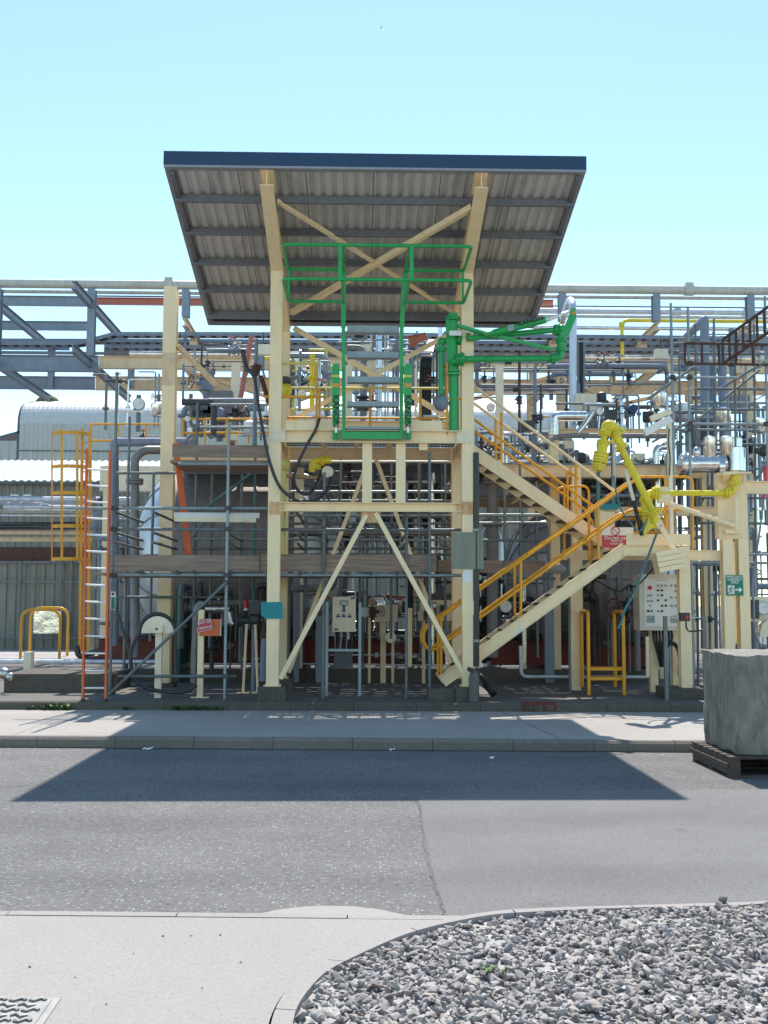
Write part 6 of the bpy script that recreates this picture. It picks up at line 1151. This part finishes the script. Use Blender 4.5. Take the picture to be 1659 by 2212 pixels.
# single pipes that stand out
line([P(818, 1440, 22.8), P(818, 700, 22.8)], .062, 'alu', 'bright silver riser seen in the middle of the raised green stair', n=14)
line([P(951, 1250, 24), P(951, 700, 24)], .05, 'stainless', 'shiny riser between the green post and the black cables', n=12)
line([P(802, 1000, 23.2), P(802, 705, 23.2)], .022, 'whitepipe', 'thin pale pipe just left of the bright silver riser'); line([P(832, 1000, 23.2), P(832, 705, 23.2)], .022, 'whitepipe', 'thin pale pipe just right of the bright silver riser')
t = thing('cable_bundle', 'thick bundle of black cables dropping beside the shiny riser', 'cables', P(918, 920, 23))
for k in range(6): m = MB(); m.tube(spline([P(907 + 4.6 * k, 925, 23 + .05 * k), P(908 + 4.4 * k, 820, 23), P(912 + 4 * k, 770, 23), P(926 + 3 * k, 735, 24)], 5), .026, 6); part('cable', m, M['black'], t)
line([P(1237, 935, 23.5), P(1238, 652, 23.5), P(1230, 648, 24.5), P(1215, 690, 28)], .085, 'alu', 'tall silver riser right of the green loader, bent back at the top', bend=.4, n=14)
t = thing('cable_bundle', 'black and grey cable risers beside the tall silver riser', 'cables', P(1254, 900, 23.7))
for k, mm in enumerate(('greypipe', 'black', 'black', 'greypipe')): m = MB(); m.tube([P(1249 + 4 * k, 900, 23.7), P(1249 + 4 * k, 740, 23.7)], .03, 6); part('cable', m, M[mm], t)
line([P(1197, 940, 20.1), P(1197, 900, 20.1), P(1210, 899, 20.1), P(1265, 899, 20.1)], .1, 'stainless', 'fat shiny pipe elbow on the cream post left of the yellow loader', bend=.06, n=14)
line([P(1183, 960, 19.8), P(1195, 945, 19.8), P(1230, 941, 19.8), P(1440, 942, 19.8)], .05, 'greypipe', 'grey pipe bending off and running level behind the yellow swan neck', bend=.3)
line([P(1524, 1400, 22), P(1522, 700, 22), P(1521, 690, 22), P(1475, 735, 27.5)], .095, 'bluegrey', 'thick blue grey riser at right with an elbow going back over the rack', bend=.25, n=14)
line([P(1541, 1400, 22.2), P(1540, 790, 22.2)], .075, 'bluegrey', 'blue grey riser hugging the thicker elbowed one at right', n=12); line([P(1563, 1000, 23), P(1560, 740, 23)], .09, 'bluegrey', 'blue grey riser behind the rusty ladder beam', n=12)
t = thing('bypass_valve', 'large shiny stainless valve body lying level right of the yellow loader', 'valve', P(1510, 1005, 19))
K = lambda x, y_, yy=19.0: ZP('K', x, y_, yy)
m = MB(); m.pipe([K(860, 550), K(960, 530), K(1190, 530), K(1260, 520)], .16, .2, 16); m.lathe(K(840, 530), V((1, 0, -.15)), [(0, .2), (.06, .22), (.12, .2)], 18); m.lathe(K(900, 530), XX, [(0, .22), (.05, .22)], 18); m.lathe(K(1180, 560), XX, [(0, .2), (.1, .2)], 18); part('body', m, M['stainless'], t)
m = MB(); m.lathe(K(1362, 598), UP, [(0, .17), (.42, .17), (.44, .12), (.6, .12)], 18); part('end_pipe', m, M['stainless'], t)
for x, y0, y1, r in ((1120, 470, 285, .11), (1280, 470, 285, .13), (1000, 470, 390, .07)): m = MB(); a, b = K(x, y0), K(x, y1); m.lathe(a, UP, [(0, r * .6), (.06, r), ((b - a).z, r), ((b - a).z + .03, r * .6)], 16); part('actuator', m, M['stainless'], t)
m = MB(); m.tube([K(1060, 428), K(1450, 410)], .022, 8); part('stem', m, M['alu'], t); m = MB(); m.ball(K(1620, 405), .11, 12); m.lathe(K(1540, 405), XX, [(0, .06), (.1, .06)], 10); part('positioner', m, M['dark'], t)
t = thing('lever_rod', 'red sleeved rod with a thin hose dangling at the right edge', 'rod', P(1650, 1075, 17.5)); m = MB(); m.tube([K(1640, 550, 17.4), K(1620, 850, 17.4)], .028, 8); part('sleeve', m, M['signred'], t)
m = MB(); m.tube(spline([K(1620, 850, 17.4), K(1590, 1100, 17.4), K(1540, 1450, 17.3), K(1510, 1700, 17.3), P(1628, 1300, 17.3), P(1630, 1360, 17.2), P(1645, 1400, 17.1)], 5), .018, 6); part('hose', m, M['bluegrey'], t)
t = thing('gauge_board', 'cream gauge board with a round dial at the right edge above the block', 'gauge board', P(1640, 1341, 18)); m, a, b = box3('L', 1400, 555, 1620, 772, 17.9, .06); part('board', m, M['pale'], t); gauge(t, l(1518, 655, 17.84), .115)
m = MB(); c = l(1448, 665, 17.86); m.box((c.x - .05, 17.8, c.z - .16), (c.x + .05, 17.895, c.z + .16)); part('switch', m, M['dark'], t)
t = thing('sampling_hood', 'rounded cream hood below the gauge board at the right edge', 'hood', P(1655, 1375, 17.8)); m = MB(); m.slab([l(1495, 905, 17.8), l(1495, 870, 17.8), l(1510, 800, 17.8), l(1560, 755, 17.8), l(1640, 755, 17.8), l(1640, 905, 17.8)], (0, .2, 0)); part('shell', m, M['pale'], t)
m = MB(); m.tube([l(1570, 905, 17.9), V((l(1570, 905, 17.9).x, 17.9, GZ))], .04, 8); part('post', m, M['galv'], t)
# teal hoist column behind the yellow loader
t = thing('pump_stand', 'teal painted pump stand with slim columns behind the yellow loader', 'pump', P(1313, 1100, 18.8)); J = lambda x, y_, yy=18.8: ZP('J', x, y_, yy)
for x0, y0, x1, y1 in ((1335, 560, 1340, -260), (1190, 560, 1195, -60)): m = MB(); m.tube([J(x0, y0), J(x1, y1)], .035, 10); part('column', m, M['tealtube'], t)
m, a, b = box3('J', 1195, 540, 1390, 592, 18.75, .3); part('base', m, M['teal'], t); m, a, b = box3('J', 1225, 470, 1370, 538, 18.8, .2); part('motor', m, M['tealdk'], t)
m = MB(); m.tube([J(1350, 400, 18.7), J(1345, -250, 18.7)], .03, 8); solo('conduit', m, M['whitepipe'], 'slim white conduit standing beside the teal pump columns', 'conduit')
m = MB(); m.bar(J(1255, 600, 18.9), J(1255, 780, 18.9), .32, .2, YY); m.bar(J(1220, 606, 18.9), J(1390, 606, 18.9), .2, .05); solo('pump_pedestal', m, M['pale'], 'cream pedestal carrying the teal pump stand', 'pedestal')
t = thing('pressure_gauge', 'round white pressure gauge with braided hose above the yellow swan neck', 'gauge', P(1296, 900, 19.2)); gauge(t, P(1295, 889, 19.2), .07); m = MB(); m.tube([P(1296, 894, 19.25), P(1293, 925, 19.25)], .016, 6); part('stem', m, M['stainless'], t)
m = MB(); m.pipe([P(1282, 888, 19.3), P(1265, 915, 19.3), P(1248, 935, 19.3)], .05, .1, 10); part('braided_hose', m, M['stainless'], t)
# lower equipment: boards, motors
t = thing('instrument_board', 'pale board with dark instruments below the lower scaffold tube, right of centre', 'instrument board', P(950, 1340, 19.6)); m, a, b = box3('X', 985, 600, 1500, 835, 19.6, .04); part('board', m, M['beige'], t)
for x, y0, y1 in ((1172, 625, 790), (1265, 655, 760), (1445, 650, 850), (1075, 720, 830)): m = MB(); a, b = ZP('X', x - 22, y1, 19.5), ZP('X', x + 22, y0, 19.5); m.box((a.x, 19.52, a.z), (b.x, 19.595, b.z)); ins = part('instrument', m, M['dark'], t); m = MB(); m.disc(ZP('X', x, y0 + 35, 19.505), YY, .04, .02, 10); part('lens', m, M['white' if x == 1172 else 'ink'], ins)
for u in (915, 990): m = MB(); a = P(u, 1330, 19.66); m.bar((a.x, 19.67, .24), (a.x, 19.67, a.z), .06, .05, YY); part('post', m, M['beige'], t)
m = MB(); a, b = ZP('X', 1000, 600, 20.4), ZP('X', 1490, 525, 20.4); m.box((a.x, 20.4, a.z), (b.x, 20.8, b.z)); solo('concrete_beam', m, M['oldconc'], 'short dark concrete beam just above the pale instrument board', 'beam')
t = thing('transmitter_box', 'square drab equipment box with rusty handwheels inside the right half of the gantry', 'equipment box', P(835, 1340, 19.8)); m, a, b = box3('X', 490, 655, 755, 845, 19.7, .5); part('box', m, M['panel'], t); valve(t, ZP('X', 470, 735, 19.6), .05, 'brown', UP); m = MB(); m.lathe(ZP('X', 465, 620, 19.7), -YY, [(0, .07), (.05, .07), (.05, .03), (.09, .03)], 12); part('knob', m, M['wood'], t)
m = MB(); m.lathe(ZP('X', 535, 655, 20), UP, [(0, .18), (.1, .18), (.16, .14), (.2, .05)], 16); part('dome', m, M['stainless'], t)
for x in (435, 590, 700): m = MB(); a = ZP('X', x, 845, 19.8); m.bar((a.x, 19.8, .24), (a.x, 19.8, a.z + .02 if x == 590 else ZP('X', x, 650, 19.8).z), .1 if x == 590 else .05, .06, YY); part('leg', m, M['beige'], t)
m = MB(); m.disc(ZP('X', 676, 1025, 19.5), YY, .1, .04, 16); m.tube([ZP('X', 676, 1025, 19.52), ZP('X', 676, 1025, 20.2)], .05, 8); solo('blank_flange', m, M['pale'], 'round pale blank flange at knee height inside the gantry', 'flange')
for i, (x, y_, w) in enumerate(((770, 1265, 'crumpled shiny foil wrap on the ground pipe below the round blank flange'), (965, 1265, 'dark foil elbow lying right of the crumpled shiny wrap'), (815, 1050, 'small foil wrapped elbow beside the pale blank flange'))):
    m = MB(); c = ZP('X', x, y_, 20.5)
    for j in range(4): m.ball(c + V((rnd.uniform(-.12, .12), rnd.uniform(-.1, .1), rnd.uniform(-.06, .08))), rnd.uniform(.06, .11), 8, 1.2, 1, .8)
    solo('foil_wrap', m, M['foil'], w, 'foil wrap')
m = MB(); m.bar(ZP('X', 885, 1360, 19.7), ZP('X', 890, 690, 19.7), .1, .08, YY); solo('cream_post', m, M['cream'], 'cream post standing just right of the drab equipment box', 'post')
for u0, v0, v1, mm, w in ((383, 1195 + 75, 1425, 'tealdk', 'dark teal panel standing edge on beside the big cream column'), (640, 1250, 1420, 'bluegrey', 'blue grey pipe stub behind the left gantry brace foot'), (692, 1330, 1440, 'blue', 'dark blue panel edge behind the left gantry brace'), (1188, 1230, 1440, 'blue', 'dark blue panel edge behind the lower stair')):
    m = MB(); a = P(u0, v1, 19.9); b = P(u0, v0, 19.9); w_ = .1 if mm != 'blue' else .17; m.box((a.x - w_ / 2, 19.9, .24), (a.x + w_ / 2, 20.05 if mm != 'tealdk' else 21, b.z)); solo('upright_panel' if mm != 'bluegrey' else 'pipe', m, M['greysteel' if mm == 'blue' else mm], w, 'upright')
line([P(600, 1272, 19.3), P(720, 1270, 19.3), P(722, 1240, 19.3)], .07, 'greypipe', 'dark horizontal pipe with valve behind the left gantry brace', bend=.15)
line([P(600, 1153, 19.2), P(655, 1150, 19.2), P(700, 1150, 19.2), P(701, 1200, 19.2)], .075, 'greypipe', 'thick grey pipe bending down behind the scaffold right of the left column', bend=.2)
line([P(1064, 1420, 20), P(1064, 985, 20)], .11, 'greypipe', 'fat dark riser with bolted flanges right of the black downpipe', n=14)
for v in (1040, 1130): m = MB(); m.flange(P(1064, v, 20), UP, .19, .05); solo('pipe_flange', m, M['greypipe'], 'bolted flange on the fat dark riser, ' + ('upper' if v == 1040 else 'lower') + ' of the two', 'flange')
for u, v0, v1, r, mm, w in ((1122, 950, 760, .03, 'brown', 'rusty hanging rod with a small valve, seen against the sky above the upper stair'), (1156, 1000, 790, .035, 'bluegrey', 'blue grey riser left of two dark thin ones above the upper stair'), (1168, 960, 830, .022, 'dark', 'dark thin riser right beside the blue grey one above the upper stair'), (1224, 930, 840, .026, 'dark', 'dark thin drop pipe with a valve just left of the tall silver riser')):
    t = thing('pipe', w, 'pipe', P(u, v0, 22)); m = MB(); m.tube([P(u, v0, 22), P(u, v1, 22)], r, 8); part('pipe_run', m, M[mm], t); valve(t, P(u, (v0 * .55 + v1 * .45) if u != 1224 else 890, 22), r * 1.4, 'dark', UP, False)
line([P(1024, 858, 23), P(1075, 858, 23), P(1085, 851, 23), P(1230, 851, 23)], .018, 'dark', 'thin dark line crossing the bright sky gap above the upper stair', bend=.2)
line([P(1170, 900, 22.5), P(1240, 900, 22.5)], .018, 'rail', 'thin yellow pipe level with the fat shiny elbow above the upper stair')
# leaning and single posts of the upper left
line([P(543, 728, 23), P(502, 960, 22)], .055, 'salmon', 'faded red pole leaning among pipes left of the gantry')
m = MB(); m.bar(P(506, 975, 23), P(510, 785, 23), .19, .1, YY); solo('cream_post', m, M['pale'], 'wide pale post behind the leaning faded red pole', 'post')
m = MB(); m.bar(P(1079, 960, 22), P(1079, 790, 22), .16, .1, YY); solo('cream_post', m, M['pale'], 'wide pale post rising above the upper stair near its top', 'post')
m = MB(); m.bar(P(753, 940, 22), P(753, 790, 22), .15, .1, YY); solo('cream_post', m, M['pale'], 'wide pale post seen through the left part of the raised stair', 'post')
m = MB(); m.bar(P(898, 940, 22), P(898, 780, 22), .05, .05, YY); solo('cream_post', m, M['pale'], 'thin pale post left of the black cable bundle', 'post')
t = thing('hose_crane', 'rusty swivel bracket from which the long black hose hangs', 'bracket', P(547, 815, 17)); m = MB(); a = E(625, 120, 17.2); m.tube([a, E(660, 280, 17.1), E(730, 310, 17)], .04, 8); m.tube([E(690, 250, 17), E(790, 248, 17)], .01, 6); m.lathe(E(720, 330, 16.9), V((.3, 0, 1)), [(0, .06), (.12, .08), (.2, .05)], 10); m.tube([E(780, 330, 17), E(850, 560, 17)], .04, 8); part('arm', m, M['brown'], t)
m = MB(); m.tube([E(745, 20, 17.4), E(720, 940, 17.4)], .03, 8); part('mast', m, M['bluegrey'], t)
def flood(k, x, y_, Y, s, mm, label):
    c = ZP(k, x, y_, Y); t = thing('floodlight', label, 'floodlight', c); m = MB(); m.slab([c + V((-s, 0, -s * .7)), c + V((s, 0, -s * .7)), c + V((s * .85, 0, s * .7)), c + V((-s * .85, 0, s * .7))], (0, s * 1.2, 0)); part('housing', m, M[mm], t); m = MB(); m.bar(c + V((0, s * .6, s * .7)), c + V((0, s * .6, s * 2.4)), .03, .03); part('bracket', m, M['dark'], t)
flood('E', 797, 105, 24, .17, 'pale', 'cream floodlight under the rack left of the gantry column'); flood('I', 990, 460, 24, .16, 'pale', 'cream floodlight under the rack above the yellow swan neck'); flood('F', 228, 580, 23, .16, 'pale', 'cream floodlight seen through the raised stair'); flood('T', 1560, 905, 24, .15, 'pale', 'cream floodlight near the right edge below the rusty beam')
t = thing('beacon', 'faded red tilted alarm horn between the stair and the green post', 'alarm', f(672, 495, 17.9)); c = f(672, 495, 17.9); m = MB(); m.lathe(c + V((-.12, 0, -.04)), V((1, 0, .35)), [(0, .1), (.12, .085), (.2, .06), (.3, .07)], 14); part('horn', m, M['salmon'], t); m = MB(); m.bar(c + V((-.03, 0, -.02)), c + V((-.03, 0, -.14)), .05, .06, YY); part('bracket', m, M['salmon'], t)
m = MB(); c = E(990, 385, 18); m.lathe(c - UP * .05, UP, [(0, .05), (.04, .1), (.12, .1), (.15, .05)], 12); solo('lamp', m, M['dark'], 'dark bulkhead lamp behind the left gantry column above the platform', 'lamp'); m = MB(); c = E(990, 445, 18); m.lathe(c - UP * .1, UP, [(0, .06), (.04, .1), (.16, .1), (.2, .06)], 12); solo('lamp', m, M['yellow'], 'yellow globe lamp just below the dark bulkhead lamp', 'lamp')
# ---------------------------------------------------------------- right-hand scaffold with rusty ladder beam
t = thing('access_scaffold', 'tall grey access scaffold with a rusty ladder beam at the right edge', 'scaffold', P(1480, 1300, 18.5))
for u, v, Y, ub, vb in ((1449, 655, 18.3, 1459, 1170), (1486, 665, 18.3, 1497, 1480), (1611, 790, 19.8, 1618, 1330), (1652, 640, 18.3, 1662, 1330), (1528, 850, 20.4, 1534, 1400), (1572, 830, 20.4, 1578, 1200), (1440, 980, 19, 1444, 1300)): tubes(t, [(V((P(ub, vb, Y).x, Y, GZ)), V((P(u, v, Y)))) ], 'galv', .0242, 'standard')
for u0, u1, v, Y in ((1440, 1596, 815, 18.25), (1480, 1680, 916, 18.25), (1460, 1640, 928, 19.8), (1490, 1680, 1197, 18.25), (1490, 1660, 1215, 18.3), (1520, 1680, 870, 20.4), (1440, 1680, 1012, 20.4)): tubes(t, [(P(u0, v, Y), P(u1, v + 1, Y))], 'galv', .0242, 'ledger')
for u, v, Y0, Y1 in ((1500, 792, 17.6, 20.5), (1470, 812, 18, 20), (1500, 905, 18, 20.6), (1655, 780, 17.9, 20.6)): a = P(u, v, Y0); tubes(t, [(a, V((a.x, Y1, a.z)))], 'galv', .0242, 'transom')
def lbeam(a, b, h, n):
    m = MB(); up = UP * h
    m.bar(a, b, .036, .036); m.bar(a + up, b + up, .036, .036)
    for i in range(n + 1): p = a.lerp(b, i / n); m.bar(p, p + up, .034, .03, YY)
    part('ladder_beam', m, M['brown'], t)
lbeam(P(1480, 785, 18.2), P(1700, 789, 18.2), .36, 6); a = P(1562, 786, 17.9); lbeam(a, P(1700, 690, 16.6), .42, 9)
for u, v, Y, vb in ((1505, 700, 19.6, 1330), (1545, 690, 19.2, 1300), (1590, 720, 18.9, 1380), (1632, 700, 19.4, 1390), (1470, 760, 20.2, 1260), (1600, 840, 20.8, 1300)): tubes(t, [(V((P(u, vb, Y).x, Y, GZ)), P(u - 3, v, Y))], 'oldtube', .0242, 'standard')
for u0, u1, v, Y in ((1455, 1680, 742, 19.2), (1470, 1680, 764, 19.6), (1500, 1680, 840, 19.2), (1500, 1690, 884, 19.6), (1510, 1690, 960, 19.4), (1500, 1690, 1075, 19.6), (1500, 1690, 1130, 19.6), (1560, 1690, 1250, 19.4)): tubes(t, [(P(u0, v, Y), P(u1, v + 1, Y))], 'oldtube', .0242, 'ledger')
for u0, v0, u1, v1, Y in ((1510, 905, 1640, 800, 19), (1600, 1080, 1690, 960, 19.3), (1500, 1110, 1560, 1010, 19.8)): tubes(t, [(P(u0, v0, Y), P(u1, v1, Y))], 'oldtube', .0242, 'brace')
for u, v in ((1452, 815), (1489, 815), (1489, 916), (1492, 928), (1655, 916), (1490, 785)): coupler(t, P(u, v, 18.26))
# bird
m = MB(); c = P(825, 61, 115); m.tube([c + V((-.28, 0, 0)), c, c + V((.2, 0, -.03))], [.02, .07, .03], 8); m.add([c, c + V((.1, 0, .0)), c + V((-.1, .1, .33)), c + V((-.18, .1, .36))], [(0, 1, 2, 3)]); m.add([c, c + V((.1, 0, 0)), c + V((.15, -.2, -.2)), c + V((.12, -.35, -.32))], [(0, 1, 2, 3)])
solo('gull', m, M['greysteel'], 'tiny gull gliding high in the sky above the canopy roof', 'bird')
